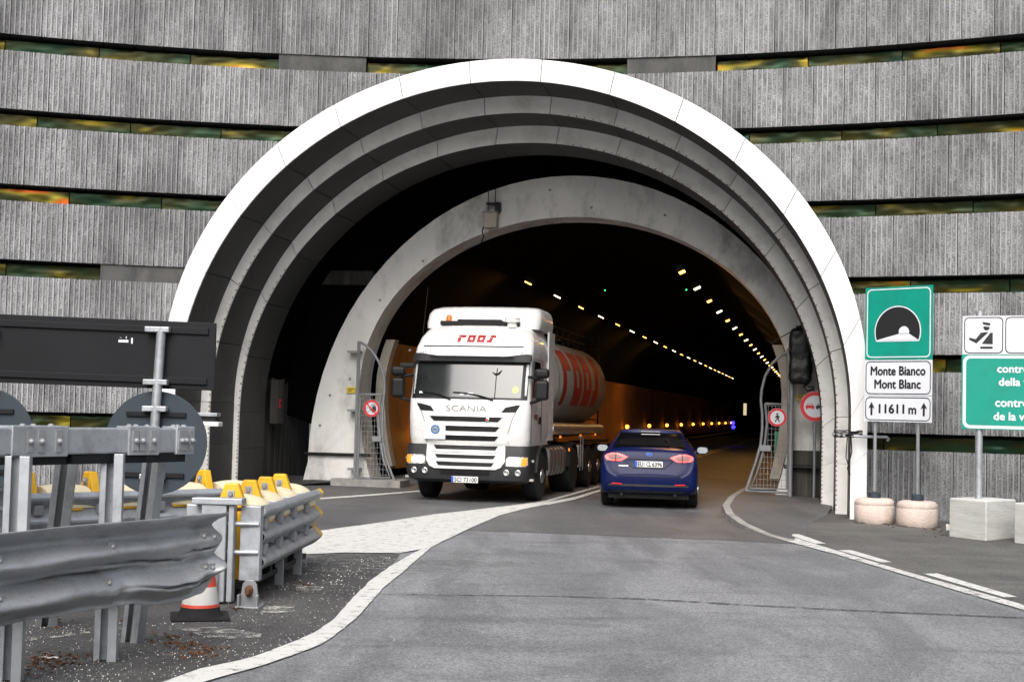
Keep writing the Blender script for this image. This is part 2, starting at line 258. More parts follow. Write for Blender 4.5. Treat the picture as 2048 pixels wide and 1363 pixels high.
# ---------------------------------------------------------------- mesh helpers
class MB:
    def __init__(s): s.v = []; s.f = []; s.m = []
    def add(s, vs, fs, m=0):
        o = len(s.v); s.v += [tuple(p) for p in vs]
        for f in fs: s.f.append(tuple(i + o for i in f)); s.m.append(m)
        return s
    def box(s, x0, x1, y0, y1, z0, z1, m=0, mat=None):
        vs = [Vector((x, y, z)) for z in (z0, z1) for y in (y0, y1) for x in (x0, x1)]
        if mat is not None: vs = [mat @ p for p in vs]
        return s.add(vs, [(0, 2, 3, 1), (4, 5, 7, 6), (0, 1, 5, 4), (2, 6, 7, 3), (0, 4, 6, 2), (1, 3, 7, 5)], m)
    def loft(s, rings, caps=True, m=0, closed=True):
        n = len(rings[0]); o = len(s.v)
        for r in rings: s.v += [tuple(p) for p in r]
        for k in range(len(rings) - 1):
            for i in range(n if closed else n - 1):
                j = (i + 1) % n
                s.f.append((o + k * n + i, o + k * n + j, o + (k + 1) * n + j, o + (k + 1) * n + i)); s.m.append(m)
        if caps and closed:
            s.f.append(tuple(o + i for i in range(n))[::-1]); s.m.append(m)
            s.f.append(tuple(o + (len(rings) - 1) * n + i for i in range(n))); s.m.append(m)
        return s
    def cyl(s, p0, p1, r0, r1=None, n=12, m=0, caps=True):
        if r1 is None: r1 = r0
        p0, p1 = Vector(p0), Vector(p1); d = (p1 - p0).normalized()
        a = d.orthogonal().normalized(); b = d.cross(a)
        rg = [[p + (a * math.cos(2 * math.pi * i / n) + b * math.sin(2 * math.pi * i / n)) * r for i in range(n)] for p, r in ((p0, r0), (p1, r1))]
        return s.loft(rg, caps, m)
    def lathe(s, p0, axis, prof, n=16, m=0):          # prof: (distance along axis, radius)
        p0 = Vector(p0); d = Vector(axis).normalized(); a = d.orthogonal().normalized(); b = d.cross(a)
        rg = [[p0 + d * t + (a * math.cos(2 * math.pi * i / n) + b * math.sin(2 * math.pi * i / n)) * max(r, 1e-4) for i in range(n)] for t, r in prof]
        return s.loft(rg, True, m)
    def tube(s, pts, r, n=8, m=0, caps=True):
        pts = [Vector(p) for p in pts]; rg = []; a = None
        for i, p in enumerate(pts):
            d = (pts[min(i + 1, len(pts) - 1)] - pts[max(i - 1, 0)]).normalized()
            a = d.orthogonal().normalized() if a is None else (a - d * a.dot(d)).normalized()
            b = d.cross(a)
            rr = r[i] if isinstance(r, (list, tuple)) else r
            rg.append([p + (a * math.cos(2 * math.pi * k / n) + b * math.sin(2 * math.pi * k / n)) * rr for k in range(n)])
        return s.loft(rg, caps, m)
    def prism(s, poly, vec, m=0):                     # poly: 3D points, extruded along vec
        vec = Vector(vec); poly = [Vector(p) for p in poly]
        return s.loft([poly, [p + vec for p in poly]], True, m)
    def flat(s, poly, m=0): return s.add(poly, [tuple(range(len(poly)))], m)
    def ringp(s, a, b, vec, m=0):                     # band between two outlines, extruded
        vec = Vector(vec); n = len(a); a = [Vector(p) for p in a]; b = [Vector(p) for p in b]
        vs = a + b + [p + vec for p in a] + [p + vec for p in b]; fs = []
        for i in range(n):
            j = (i + 1) % n
            fs += [(i, j, n + j, n + i), (2 * n + i, 3 * n + i, 3 * n + j, 2 * n + j), (i, 2 * n + i, 2 * n + j, j), (n + i, n + j, 3 * n + j, 3 * n + i)]
        return s.add(vs, fs, m)
    def grid(s, fn, nu, nv, m=0):                     # fn(i/nu, j/nv) -> point
        o = len(s.v)
        for j in range(nv + 1):
            for i in range(nu + 1): s.v.append(tuple(fn(i / nu, j / nv)))
        for j in range(nv):
            for i in range(nu):
                q = o + j * (nu + 1) + i; s.f.append((q, q + 1, q + nu + 2, q + nu + 1)); s.m.append(m)
        return s
    def mesh(s, name, mats, smooth=None):
        me = bpy.data.meshes.new(name); me.from_pydata(s.v, [], s.f)
        for mm in (mats if isinstance(mats, (list, tuple)) else [mats]): me.materials.append(M[mm] if isinstance(mm, str) else mm)
        me.polygons.foreach_set('material_index', s.m)
        bm = bmesh.new(); bm.from_mesh(me); bmesh.ops.recalc_face_normals(bm, faces=bm.faces); bm.to_mesh(me); bm.free()
        if smooth is not None:
            me.polygons.foreach_set('use_smooth', [True] * len(me.polygons)); me.set_sharp_from_angle(angle=R(smooth))
        me.update(); return me
    def build(s, name, mats, parent=None, loc=(0, 0, 0), rz=0., smooth=None, bevel=0., segs=2, mesh=None):
        return put(name, s.mesh(name, mats, smooth), parent, loc, rz, bevel, segs)
def put(name, me, parent=None, loc=(0, 0, 0), rz=0., bevel=0., segs=2):
    o = bpy.data.objects.new(name, me); COL.objects.link(o); o.location = loc; o.rotation_euler = (0, 0, rz)
    if parent: o.parent = parent
    if bevel:
        b = o.modifiers.new('bevel', 'BEVEL'); b.width = bevel; b.segments = segs; b.limit_method = 'ANGLE'; b.angle_limit = R(35)
    return o
def tag(o, label, cat, group=None, kind=None):
    if kind: o['kind'] = kind
    if label: o['label'] = label
    if cat: o['category'] = cat
    if group: o['group'] = group
    return o
def thing(name, label, cat, loc=(0, 0, 0), rz=0., group=None):
    o = bpy.data.objects.new(name, None); COL.objects.link(o); o.location = loc; o.rotation_euler = (0, 0, rz); o.empty_display_size = .3
    return tag(o, label, cat, group)
def struct(o): o['kind'] = 'structure'; return o
def copy_tree(o, parent=None):
    c = o.copy(); COL.objects.link(c); c.parent = parent
    for ch in list(o.children): copy_tree(ch, c)
    return c

_tx = {}
def text_verts(body, width=None, height=None, bold=0.):
    cu = bpy.data.curves.new('txt', 'FONT'); cu.body = body; cu.align_x = 'CENTER'; cu.align_y = 'CENTER'; cu.size = 1; cu.offset = bold; cu.resolution_u = 3
    ob = bpy.data.objects.new('txt', cu); COL.objects.link(ob)
    dg = bpy.context.evaluated_depsgraph_get(); me = bpy.data.meshes.new_from_object(ob.evaluated_get(dg))
    vs = [Vector(v.co) for v in me.vertices]; fs = [tuple(p.vertices) for p in me.polygons]
    bpy.data.objects.remove(ob); bpy.data.curves.remove(cu); bpy.data.meshes.remove(me)
    x0, x1 = min(v.x for v in vs), max(v.x for v in vs); y0, y1 = min(v.y for v in vs), max(v.y for v in vs)
    sx = width / (x1 - x0) if width else None; sy = height / (y1 - y0) if height else None
    sx = sx or sy; sy = sy or sx
    return [((v.x - (x0 + x1) / 2) * sx, (v.y - (y0 + y1) / 2) * sy) for v in vs], fs
def text(mb, body, cx, cz, y, width=None, height=None, m=0, bold=0.):   # upright text facing -y; bold: stroke gain in metres
    vs, fs = text_verts(body, width, height)
    for k, (dx, dz) in enumerate(((0, 0), (-bold, 0), (bold, 0), (0, bold), (0, -bold)) if bold else ((0, 0),)):
        mb.add([(cx + a + dx, y - .0003 * k, cz + b + dz) for a, b in vs], fs, m)
    return mb
def rrect(cx, cz, w, h, r, y, n=5):
    p = []
    for sx, sz, a0 in ((1, 1, 0), (-1, 1, 90), (-1, -1, 180), (1, -1, 270)):
        for k in range(n + 1):
            t = R(a0 + 90 * k / n); p.append(Vector((cx + sx * (w / 2 - r) + r * math.cos(t), y, cz + sz * (h / 2 - r) + r * math.sin(t))))
    return p
def circ(cx, cz, r, y, n=40): return [Vector((cx + r * math.cos(2 * math.pi * k / n), y, cz + r * math.sin(2 * math.pi * k / n))) for k in range(n)]
def nz(x, y=0., z=0.): return noise.noise(Vector((x, y, z)))
ORD = ['first', 'second', 'third', 'fourth', 'fifth', 'sixth', 'seventh', 'eighth', 'ninth', 'tenth', 'eleventh', 'twelfth', 'thirteenth', 'fourteenth', 'fifteenth',
       'sixteenth', 'seventeenth', 'eighteenth', 'nineteenth', 'twentieth', 'twenty-first', 'twenty-second', 'twenty-third', 'twenty-fourth', 'twenty-fifth', 'twenty-sixth', 'twenty-seventh', 'twenty-eighth', 'twenty-ninth', 'thirtieth']
# ================================================================ tunnel frame
TA = R(12.3); TO = PF(.42, 5.175)
TU = Vector((math.cos(TA), -math.sin(TA), 0)); TV = Vector((math.sin(TA), math.cos(TA), 0))
def TF(u, v, z=0.): return TO + TU * u + TV * v + Vector((0, 0, z))

# ================================================================ ground, road, markings
def sheet(name, pts, z, mat):
    mb = MB(); mb.flat([(p[0], p[1], z) for p in pts]); return struct(mb.build(name, mat))
g = MB(); g.flat([(-1500, -1500, -.03), (1500, -1500, -.03), (1500, 1500, -.03), (-1500, 1500, -.03)]); struct(g.build('ground', 'asphalt4'))
sheet('road', [(-40, -60), (40, -60), (40, 34), (-40, 34)], 0, 'asphalt')
far = [TF(4.6, 260), TF(-4.6, 260)]
tl = [G(*p) for p in ((1600, 1088), (1450, 1080), (1300, 1074), (1100, 1066), (935, 1060), (800, 1068), (660, 1064), (560, 1078), (430, 1085))]
sheet('tunnel_road', [TF(4.7, 1)] + [PF(7, 1), G(1640, 1060)] + tl + [G(200, 1012), PF(-9, 1.2), PF(-6.4, 8), TF(-4.6, 4)] + far[::-1], .004, 'asphalt2')
UP = [(250, 1392), (334, 1363), (400, 1339), (500, 1318), (600, 1280), (638, 1261), (668, 1239), (713, 1189), (737, 1165), (778, 1135), (819, 1111), (853, 1094), (890, 1074)]
sheet('shoulder', [G(*p) for p in UP[:-3]] + [G(800, 1108), G(690, 1106), G(560, 1112), G(430, 1084), G(200, 1010.5)] + [(-16, 22, 0), (-16, 4, 0), (-2.2, 6.5, 0)], .0055, 'asphalt4')
RL = [(1441, 1012), (1450, 1028), (1490, 1047), (1540, 1068), (1605, 1086), (1700, 1113), (1830, 1152), (1940, 1186), (2048, 1216), (2300, 1290)]
sheet('roadside', [G(*p) for p in RL[2:]] + [(16, 10, 0), (16, 27, 0), PF(7.4, .2), PF(6.2, 2.0), G(1560, 1020)], .0075, 'asphalt3')
def band(mb, L, Rr, z=.012, sub=4):
    """marking between two traced edges"""
    L = [G(*p) for p in L]; Rr = [G(*p) for p in Rr]
    def res(P, n):
        d = [0]
        for a, b in zip(P, P[1:]): d.append(d[-1] + (b - a).length)
        out = []
        for k in range(n + 1):
            t = d[-1] * k / n; i = max(j for j in range(len(P) - 1) if d[j] <= t + 1e-9)
            f = (t - d[i]) / (d[i + 1] - d[i]); out.append(P[i].lerp(P[i + 1], f))
        return out
    n = 60; a = res(L, n); b = res(Rr, n)
    mb.add([(p.x + .012 * nz(p.x * 6, p.y * 6), p.y + .012 * nz(p.x * 6 + 9, p.y * 6), z) for p in a] + [(p.x + .012 * nz(p.x * 6, p.y * 6, 4), p.y, z) for p in b],
           [(k, k + 1, n + 2 + k, n + 1 + k) for k in range(n)])
LO = [(330, 1400), (413, 1363), (455, 1352), (500, 1340), (600, 1307), (651, 1285), (679, 1264), (713, 1237), (750, 1196), (771, 1172), (805, 1145), (860, 1097), (895, 1078)]
mk = MB(); band(mk, UP, LO); struct(mk.build('edge_line', 'paint'))
gt = [(560, 1075), (655, 1060), (760, 1046), (870, 1029), (960, 1019), (1050, 1008), (1100, 1000)]
gb = [(1100, 1008), (1050, 1018), (1000, 1031), (940, 1057), (895, 1079), (850, 1098), (800, 1107), (690, 1106), (560, 1112)]
mk = MB(); mk.flat([(p.x, p.y, .0145) for p in [G(*q) for q in gt + gb]]); struct(mk.build('gore_marking', 'paint2'))
mk = MB(); band(mk, [(1095, 1000), (1150, 985), (1200, 971), (1260, 953)], [(1095, 1004), (1150, 988.5), (1200, 974), (1260, 955)], .0125)
band(mk, [(1095, 1004), (1150, 994), (1200, 979), (1260, 959)], [(1095, 1010), (1150, 999), (1200, 983), (1260, 962)], .0125)
c0 = G(1260, 957); cl = (c0 - TO).dot(TU); cv = (c0 - TO).dot(TV)
for du in (-.2, .12):
    mk.add([TF(cl + du, cv, .0125), TF(cl + du + .12, cv, .0125), TF(.25 + du, 30, .0125), TF(.13 + du, 30, .0125), TF(.25 + du, 240, .0125), TF(.13 + du, 240, .0125)], [(0, 1, 2, 3), (3, 2, 4, 5)])
struct(mk.build('centre_line', 'paint'))
mk = MB(); band(mk, [(640, 996), (740, 989), (840, 981)], [(640, 999), (740, 992), (840, 983.5)], .0125); struct(mk.build('lane_edge_line', 'paint'))
mk = MB(); band(mk, [(1466, 1030), (1504, 1046), (1565, 1068), (1622, 1086), (1716, 1115), (1843, 1153), (2048, 1211), (2300, 1284)],
                [(1444, 1028), (1484, 1050), (1535, 1072), (1596, 1089), (1685, 1113), (1811, 1151), (1938, 1189), (2048, 1221), (2300, 1294)], .0125)
struct(mk.build('edge_line', 'paint4'))
for i, q in enumerate(([(1573, 1069), (1598, 1069), (1652, 1088), (1630, 1088)], [(1676, 1101), (1702, 1101), (1784, 1125), (1763, 1126)], [(1845, 1148), (1875, 1148), (2035, 1195), (2008, 1196)])):
    mk = MB(); mk.flat([(p.x, p.y, .0135) for p in [G(*c) for c in q]]); struct(mk.build('dash_line', 'paint'))
mk = MB(); band(mk, [(600, 1186), (760, 1188), (1100, 1191), (1300, 1197), (1500, 1209), (1700, 1219), (2048, 1234)], [(600, 1187.2), (760, 1189.2), (1100, 1192.6), (1300, 1199.5), (1500, 1211.5), (1700, 1222), (2048, 1237)], .006)
struct(mk.build('road_seam', 'crack'))
for i, (q, zz) in enumerate((([(350, 1258), (430, 1255), (525, 1268), (520, 1276), (430, 1280)], .0115), ([(530, 1213), (590, 1212), (585, 1226), (520, 1228)], .0115), ([(590, 1172), (650, 1174), (640, 1182), (600, 1182)], .0115),
                             ([(60, 1277), (180, 1264), (182, 1267), (60, 1283)], .0115))):
    mk = MB(); mk.flat([(p.x, p.y, zz) for p in [G(*c) for c in q]]); struct(mk.build('old_marking', 'paint3'))

mk = MB(); mk.flat([(p_.x, p_.y, .0065) for p_ in [G(*q) for q in ((745, 1118), (840, 1100), (930, 1098), (1010, 1112), (1040, 1135), (960, 1158), (840, 1160), (745, 1165))]]); struct(mk.build('paint_dust', 'dust'))
mk = MB(); mk.flat([(p_.x, p_.y, .0095) for p_ in [G(*q) for q in ((600, 1108), (720, 1104), (800, 1104), (760, 1140), (690, 1150), (600, 1140))]]); struct(mk.build('paint_dust', 'dust'))
# right pavement with its curving kerb; walkways in the tunnel
kp = [(1600, 1087, .003), (1527, 1068, .02), (1479, 1046, .07), (1452, 1026, .11), (1445, 1010, .12), (1458, 992, .12), (1490, 973, .12)]
K = [G(x, y, z) for x, y, z in kp]
K.append(TF(3.75, 2.2, .12)); K.append(TF(3.65, 6, .12)); K.append(TF(3.6, 20, .12)); K.append(TF(3.6, 250, .12))
inn = []
for i, p in enumerate(K):
    d = (K[min(i + 1, len(K) - 1)] - K[max(i - 1, 0)]); d.z = 0; d.normalize(); nrm = Vector((d.y, -d.x, 0)); inn.append(p + nrm * .13)
mb = MB()
for i in range(len(K) - 1):
    a, b, c, d = K[i], K[i + 1], inn[i + 1], inn[i]
    mb.add([a + Vector((0, 0, .004)), b + Vector((0, 0, .004)), c + Vector((0, 0, .004)), d + Vector((0, 0, .004)), Vector((a.x, a.y, -.02)), Vector((b.x, b.y, -.02))], [(0, 1, 2, 3), (0, 4, 5, 1)])
struct(mb.build('kerb', 'kerb'))
mb = MB(); back = [TF(4.9, 250, .12), TF(4.9, 20, .12), TF(4.9, 6, .12), TF(4.9, 2.2, .12), PF(5.6, 4.9, .12), PF(6.1, 3.4, .12), G(1655, 1027, .009), G(1612, 1050, .009), G(1612, 1082, .009)][::-1]
n = len(inn)
pts = [p.copy() for p in inn] + back[::-1]
fs = []
order = [(8, 0), (7, 1), (6, 2), (5, 3), (4, 4), (4, 5), (3, 6), (3, 7), (2, 8), (1, 9), (0, 10)]
bk = back[::-1]
idx = [9 - 1 - 0] 
pair = [8, 7, 7, 6, 5, 5, 4, 3, 2, 1, 0]
for i in range(n - 1):
    a, b = pair[i], pair[i + 1]
    fs.append((i, i + 1, n + b, n + a) if a != b else (i, i + 1, n + a))
mb.add(pts, fs); struct(mb.build('pavement', 'asphalt2'))
mb = MB()
mb.add([TF(-3.55, 1.5, .16), TF(-3.55, 250, .16), TF(-4.8, 250, .16), TF(-4.8, 1.5, .16), TF(-3.55, 1.5, -.02), TF(-3.55, 250, -.02), TF(-4.8, 1.5, -.02)], [(0, 1, 2, 3), (0, 4, 5, 1), (0, 3, 6, 4)])
struct(mb.build('walkway', 'asphalt2'))
# kerb block at the foot of the left pier
a, b = UZ(660, 973, 4.75)[0], UZ(800, 973, 4.75)[0]
mb = MB(); mb.box(a, b, 4.75, 5.6, -.02, .16); o = mb.build('kerb_block', 'kerb', None, PO, -PA, bevel=.015); struct(o)
mb = MB(); mb.add([PF(-6.6, 4.1, .012), PF(-5.6, 4.3, .012), PF(a, 4.75, .08), PF(a, 6, .14), PF(-6.6, 6, .14)], [(0, 1, 2, 3, 4)]); struct(mb.build('side_ledge', 'asphalt4'))

# mountains round the place (behind us they show in the truck's windscreen)
mb = MB()
def interp_deg(tab, x):
    for (a, p), (b, q) in zip(tab, tab[1:]):
        if x <= b: return p + (q - p) * (x - a) / (b - a)
    return tab[-1][1]
def hh(az, r):
    a = math.degrees(az)
    pk = interp_deg(((60, 30), (110, 22), (150, 8), (195, 7), (206, 12), (213, 24), (219, 34), (227, 46), (240, 54), (262, 50), (300, 35)), a)
    f = min(1, max(0, (r - 150) / 330)); f = f * f * (3 - 2 * f)
    return max(-1, math.tan(R(pk)) * min(r, 480) * f * (1 + .10 * nz(az * 9, r / 80.) + .06 * nz(az * 31, r / 25.)))
na, nr = 220, 40
az0, az1 = R(70), R(290)
mb.grid(lambda i, j: (lambda az, r: (math.sin(az) * r, math.cos(az) * r, hh(az, r)))(az0 + (az1 - az0) * i, 150 + 900 * j * j), na, nr)
struct(mb.build('hills', 'rock', smooth=60))

# ================================================================ retaining wall of ribbed slabs
WC, WR = Vector((-2.48, 3.70, 0)), 24.5
def wp(phi, y=0., x=0., z=0.): # point on the wall: local x right, y into the wall
    t = Vector((math.cos(phi), -math.sin(phi), 0)); nn = Vector((math.sin(phi), math.cos(phi), 0))
    return WC + nn * (WR + y) + t * x + Vector((0, 0, z))
def zarch(p):
    u = (Vector(p) - PO).dot(PU) + .15
    return 2.1 + 6.1 * math.sqrt(1 - (u / 6.55) ** 2) if abs(u) < 6.55 else -9
def uz_phi(px, d=27.6): return math.asin(((px - 1024) / FPX * d + 2.48) / WR)
PITCH, BH, SW, DEP = 1.45, 1.13, .575, .60
wall = thing('retaining_wall', 'curved grey retaining wall of ribbed concrete slab bands around the tunnel mouth', 'wall')
def slab(seed, w_, h, phi=None, z0=None, h_ext=0.):
    mb = MB(); nr_ = 6; p = w_ / nr_; cols = []
    x = -w_ / 2 + .004
    for i in range(nr_):
        xs = -w_ / 2 + i * p
        gw = p * (.66 + .12 * nz(i * 3.1, seed))
        for k in range(4): cols.append((xs + (.004 if (i == 0 and k == 0) else 0) + gw * k / 3, 1))
        cols.append((xs + gw + .004, 0)); cols.append((xs + p - .004, 0))
    NZ = 20
    def yf(x, z, gr):
        if gr: return .022 + .020 * nz(x * 26, z * 15, seed * 5.3) + .016 * nz(x * 60, z * 37, seed)
        return .002 * nz(x * 9, z * 4, seed) + (.012 if nz(x * 11, z * 5, seed + 40) > .42 else 0)
    low = []
    for x, gr in cols:
        zl = 0.
        if phi is not None: zl = max(0., zarch(wp(phi, 0, x)) - z0)
        low.append(zl)
    vi = {}
    for c, (x, gr) in enumerate(cols):
        if low[c] > h - .03: continue
        for k in range(NZ + 1):
            z = low[c] + (h - low[c]) * k / NZ; vi[c, k] = len(mb.v)
            y = yf(x, z, gr)
            if k in (0, NZ): y += .006
            mb.v.append((x, y, z))
    for c in range(len(cols) - 1):
        if (c, 0) not in vi or (c + 1, 0) not in vi: continue
        mt = 1 if (cols[c][1] == 0 and cols[c + 1][1] == 0) else 0
        for k in range(NZ):
            mb.f.append((vi[c, k], vi[c + 1, k], vi[c + 1, k + 1], vi[c, k + 1])); mb.m.append(mt)
        a, b = cols[c][0], cols[c + 1][0]
        mb.add([(a, .025, h), (b, .025, h), (b, DEP, h), (a, DEP, h)], [(0, 1, 2, 3)], 0)
        if low[c] == 0 and low[c + 1] == 0: mb.add([(a, .02, 0), (b, .02, 0), (b, DEP, 0), (a, DEP, 0)], [(3, 2, 1, 0)], 2)  # underside coloured nearly black in place of its shade
    for c in (0, len(cols) - 1):
        if (c, 0) in vi: mb.add([(cols[c][0], .02, low[c]), (cols[c][0], .02, h), (cols[c][0], .12, h), (cols[c][0], .12, low[c])], [(0, 1, 2, 3)], 0)
    return mb
slabs = {}
for h in (BH, 1.22, 1.75):
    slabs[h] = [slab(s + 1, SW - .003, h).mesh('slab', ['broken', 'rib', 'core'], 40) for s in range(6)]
ph0, ph1 = -.405, .545
ncol = int((ph1 - ph0) * WR / SW)
for k in range(1, 8):
    zb = 8.78 - PITCH * (k - 1); h = BH
    if k == 1: h = 1.75
    if k == 7: zb = -.01; h = 1.22
    for c in range(ncol):
        ph = ph0 + (c + .5 + .31 * k % 1) * SW / WR
        za = [zarch(wp(ph, 0, x)) for x in (-SW / 2, 0, SW / 2)]
        if min(za) > zb + h - .03: continue
        P = wp(ph, random.uniform(-.008, .008), 0, zb)
        if max(za) > zb:
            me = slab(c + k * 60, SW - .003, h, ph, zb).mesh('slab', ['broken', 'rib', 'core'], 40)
        else: me = slabs[h][random.randrange(6)]
        put('slab', me, wall, P, -ph)
# recessed core behind the slabs
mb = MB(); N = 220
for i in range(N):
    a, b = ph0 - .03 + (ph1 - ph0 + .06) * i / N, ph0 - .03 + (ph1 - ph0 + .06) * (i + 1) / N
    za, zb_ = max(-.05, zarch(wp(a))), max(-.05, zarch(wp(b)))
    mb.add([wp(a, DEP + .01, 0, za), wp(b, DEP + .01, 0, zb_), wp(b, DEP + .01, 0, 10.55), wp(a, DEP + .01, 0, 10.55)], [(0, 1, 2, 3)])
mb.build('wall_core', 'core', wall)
mb = MB()
mb.loft([[wp(ph0 - .03 + (ph1 - ph0 + .06) * i / 40, y, 0, z) for y, z in ((-.05, 10.56), (1.2, 10.56), (1.2, 10.95), (-.05, 10.95))] for i in range(41)])
mb.build('coping', 'filler', wall)
# iridescent strips in the gaps between bands
FW = 1.74
for k in range(1, 7):
    zg = 8.78 - PITCH * (k - 1) - (PITCH - BH); hg = PITCH - BH
    nseg = int((ph1 - ph0) * WR / FW)
    for c in range(nseg):
        ph = ph0 + (c + .5 + .37 * k % 1) * FW / WR
        pxc = 1024 + (WC.x + WR * math.sin(ph)) / 27.6 * FPX
        fil = (k == 1 and (505 < pxc < 670 or 1185 < pxc < 1500)) or (k == 4 and 245 < pxc < 400)
        mb = MB(); NX = 26; ok = False; dep = .05 if fil else .26; nn = 0
        lowz = [zarch(wp(ph + (i / NX - .5) * FW / WR, dep)) for i in range(NX + 1)]
        for i in range(NX):
            if max(lowz[i], lowz[i + 1]) > zg + .12: continue
            def pt(ii, jj):
                a = (ii / NX - .5); x = a * (FW - .002)
                y = dep + (0 if fil else .018 * nz(x * 2.2, jj * .9, c + k * 9) + .012 * nz(x * 5, jj * 1.6, k * 3 + c)) + (WR - math.sqrt(WR * WR - x * x)) * -1
                return (x, y, hg * (1 if fil else .78) * jj / 5 + .002)
            for j in range(5): mb.add([pt(i, j), pt(i + 1, j), pt(i + 1, j + 1), pt(i, j + 1)], [(0, 1, 2, 3)])
        if mb.f:
            bm = mb.mesh('film_strip', 'filler' if fil else 'film', None)
            o = put('filler_strip' if fil else 'film_strip', bm, wall, wp(ph, 0, 0, zg), -ph)
            m2 = bmesh.new(); m2.from_mesh(bm); bmesh.ops.remove_doubles(m2, verts=m2.verts, dist=1e-4)
            bmesh.ops.recalc_face_normals(m2, faces=m2.faces)
            if m2.faces and sum(f_.normal.y for f_ in m2.faces) > 0: bmesh.ops.reverse_faces(m2, faces=m2.faces)
            m2.to_mesh(bm); m2.free()
            for p_ in bm.polygons: p_.use_smooth = not fil

# ================================================================ stepped portal arch
def ell(t, u0, z0, A, B):
    if t < 0: return (u0 - A, z0 * (1 + t))
    if t > 1: return (u0 + A, z0 * (2 - t))
    th = math.pi * (1 - t); return (u0 + A * math.cos(th), z0 + B * math.sin(th))
E0 = (-.15, 2.3, 6.68, 6.06); E1 = (-.15, 1.8, 6.40, 6.15); E2 = (-.16, 1.8, 6.20, 5.82); E3 = (-.22, 1.6, 6.03, 5.68)
def grow(E, d): return (E[0], E[1], E[2] + d, E[3] + d)
edges = [-1, -.48, 0] + [k / 15 for k in range(1, 16)] + [1.48, 2]
arch = thing('portal_arch', 'stepped white arch with three receding rings framing the tunnel mouth', 'arch', PO, -PA)
def ring_panels(Eo, Ei, v, L, mf, ms, fname, th=.05, front=0.):
    for i in range(len(edges) - 1):
        e = .0004 if 0 <= edges[i] < 1 else .0016
        ta, tb = edges[i] + e, edges[i + 1] - e
        if edges[i] < -.9: ta = -1
        if edges[i + 1] > 1.9: tb = 2
        n = 7; off = random.uniform(-.006, .006)
        rg = []
        for k in range(n + 1):
            t = ta + (tb - ta) * k / n; o = ell(t, *Eo); q = ell(t, *Ei)
            rg.append([(o[0], v + off, o[1]), (q[0], v + off, q[1]), (q[0], v + off + th, q[1]), (o[0], v + off + th, o[1])])
        MB().loft(rg).build(fname, mf, arch, smooth=30)
        rg = []
        for k in range(n + 1):
            t = ta + (tb - ta) * k / n; q = ell(t, *grow(Ei, .004 + off * .3)); o = ell(t, *grow(Ei, .035))
            rg.append([(q[0], v + th + .008, q[1]), (q[0], v + L - .003, q[1]), (o[0], v + L - .003, o[1]), (o[0], v + th + .008, o[1])])
        MB().loft(rg).build('reveal_panel', ms, arch, smooth=30)
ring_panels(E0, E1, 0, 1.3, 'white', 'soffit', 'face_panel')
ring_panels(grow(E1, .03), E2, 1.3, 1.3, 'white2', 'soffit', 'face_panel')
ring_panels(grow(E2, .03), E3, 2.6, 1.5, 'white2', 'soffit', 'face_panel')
for E, va, vb in ((E1, .02, 1.34), (E2, 1.32, 2.64), (E3, 2.62, 4.1)):      # dark backing added to stop light leaking through the joints
    rg = []
    for k in range(101):
        t = -1 + 3 * k / 100; a = ell(t, *grow(E, .04)); b = ell(t, *grow(E, .06)); rg.append([(a[0], va + .05, a[1]), (a[0], vb, a[1]), (b[0], vb, b[1]), (b[0], va + .05, b[1])])
    MB().loft(rg).build('light_stop', 'core', arch, smooth=30)
for Eo, Ei, va in ((E0, E1, .06), (grow(E1, .05), E2, 1.36), (grow(E2, .05), E3, 2.66)):  # second set, added behind the face joints to block stray light
    rg = []
    for k in range(101):
        t = -1 + 3 * k / 100; a = ell(t, *grow(Eo, -.02)); b = ell(t, *grow(Ei, .02)); rg.append([(a[0], va, a[1]), (b[0], va, b[1]), (b[0], va + .01, b[1]), (a[0], va + .01, a[1])])
    MB().loft(rg).build('light_stop', 'core', arch, smooth=30)
rg = []
for k in range(101):
    t = -1 + 3 * k / 100; a = ell(t, *grow(E0, -.01)); b = ell(t, *grow(E0, -.06))
    rg.append([(a[0], .06, a[1]), (b[0], .06, b[1]), (b[0], 3.2, b[1]), (a[0], 3.2, a[1])])
MB().loft(rg).build('arch_back', 'filler', arch, smooth=30)
mb = MB()                                                 # bolt heads along the edges of the inner rings
for E, v in ((E2, 1.3), (E3, 2.6)):
    tt = -1
    while tt < 2:
        if not 0.18 < tt < .55:
            q = ell(tt, *grow(E, .012)); jit = random.random()
            mb.cyl((q[0], v - .014, q[1]), (q[0], v + .01, q[1]), .010 + .006 * jit, n=6)
        tt += .05 if (tt < 0 or tt > 1) else .0085
o = mb.build('bolt_head', 'rust', arch); o['kind'] = 'stuff'

# vestibule between the arch and the tunnel ring: board-marked side walls, dark vault
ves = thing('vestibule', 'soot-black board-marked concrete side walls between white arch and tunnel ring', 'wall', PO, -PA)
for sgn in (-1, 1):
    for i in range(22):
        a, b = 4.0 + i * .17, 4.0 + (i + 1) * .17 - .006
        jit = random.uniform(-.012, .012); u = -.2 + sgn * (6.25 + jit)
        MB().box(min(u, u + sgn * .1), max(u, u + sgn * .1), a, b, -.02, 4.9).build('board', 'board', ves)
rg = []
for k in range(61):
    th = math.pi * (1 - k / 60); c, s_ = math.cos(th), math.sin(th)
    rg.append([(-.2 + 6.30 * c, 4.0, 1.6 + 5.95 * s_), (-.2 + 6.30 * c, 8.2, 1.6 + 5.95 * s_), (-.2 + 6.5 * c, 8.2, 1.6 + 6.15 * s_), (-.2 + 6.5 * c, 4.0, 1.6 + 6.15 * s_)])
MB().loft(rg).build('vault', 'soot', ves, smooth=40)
MB().box(-6.4, -4.4, 5.9, 6.4, 4.62, 4.95).build('beam', 'board', ves, bevel=.01)
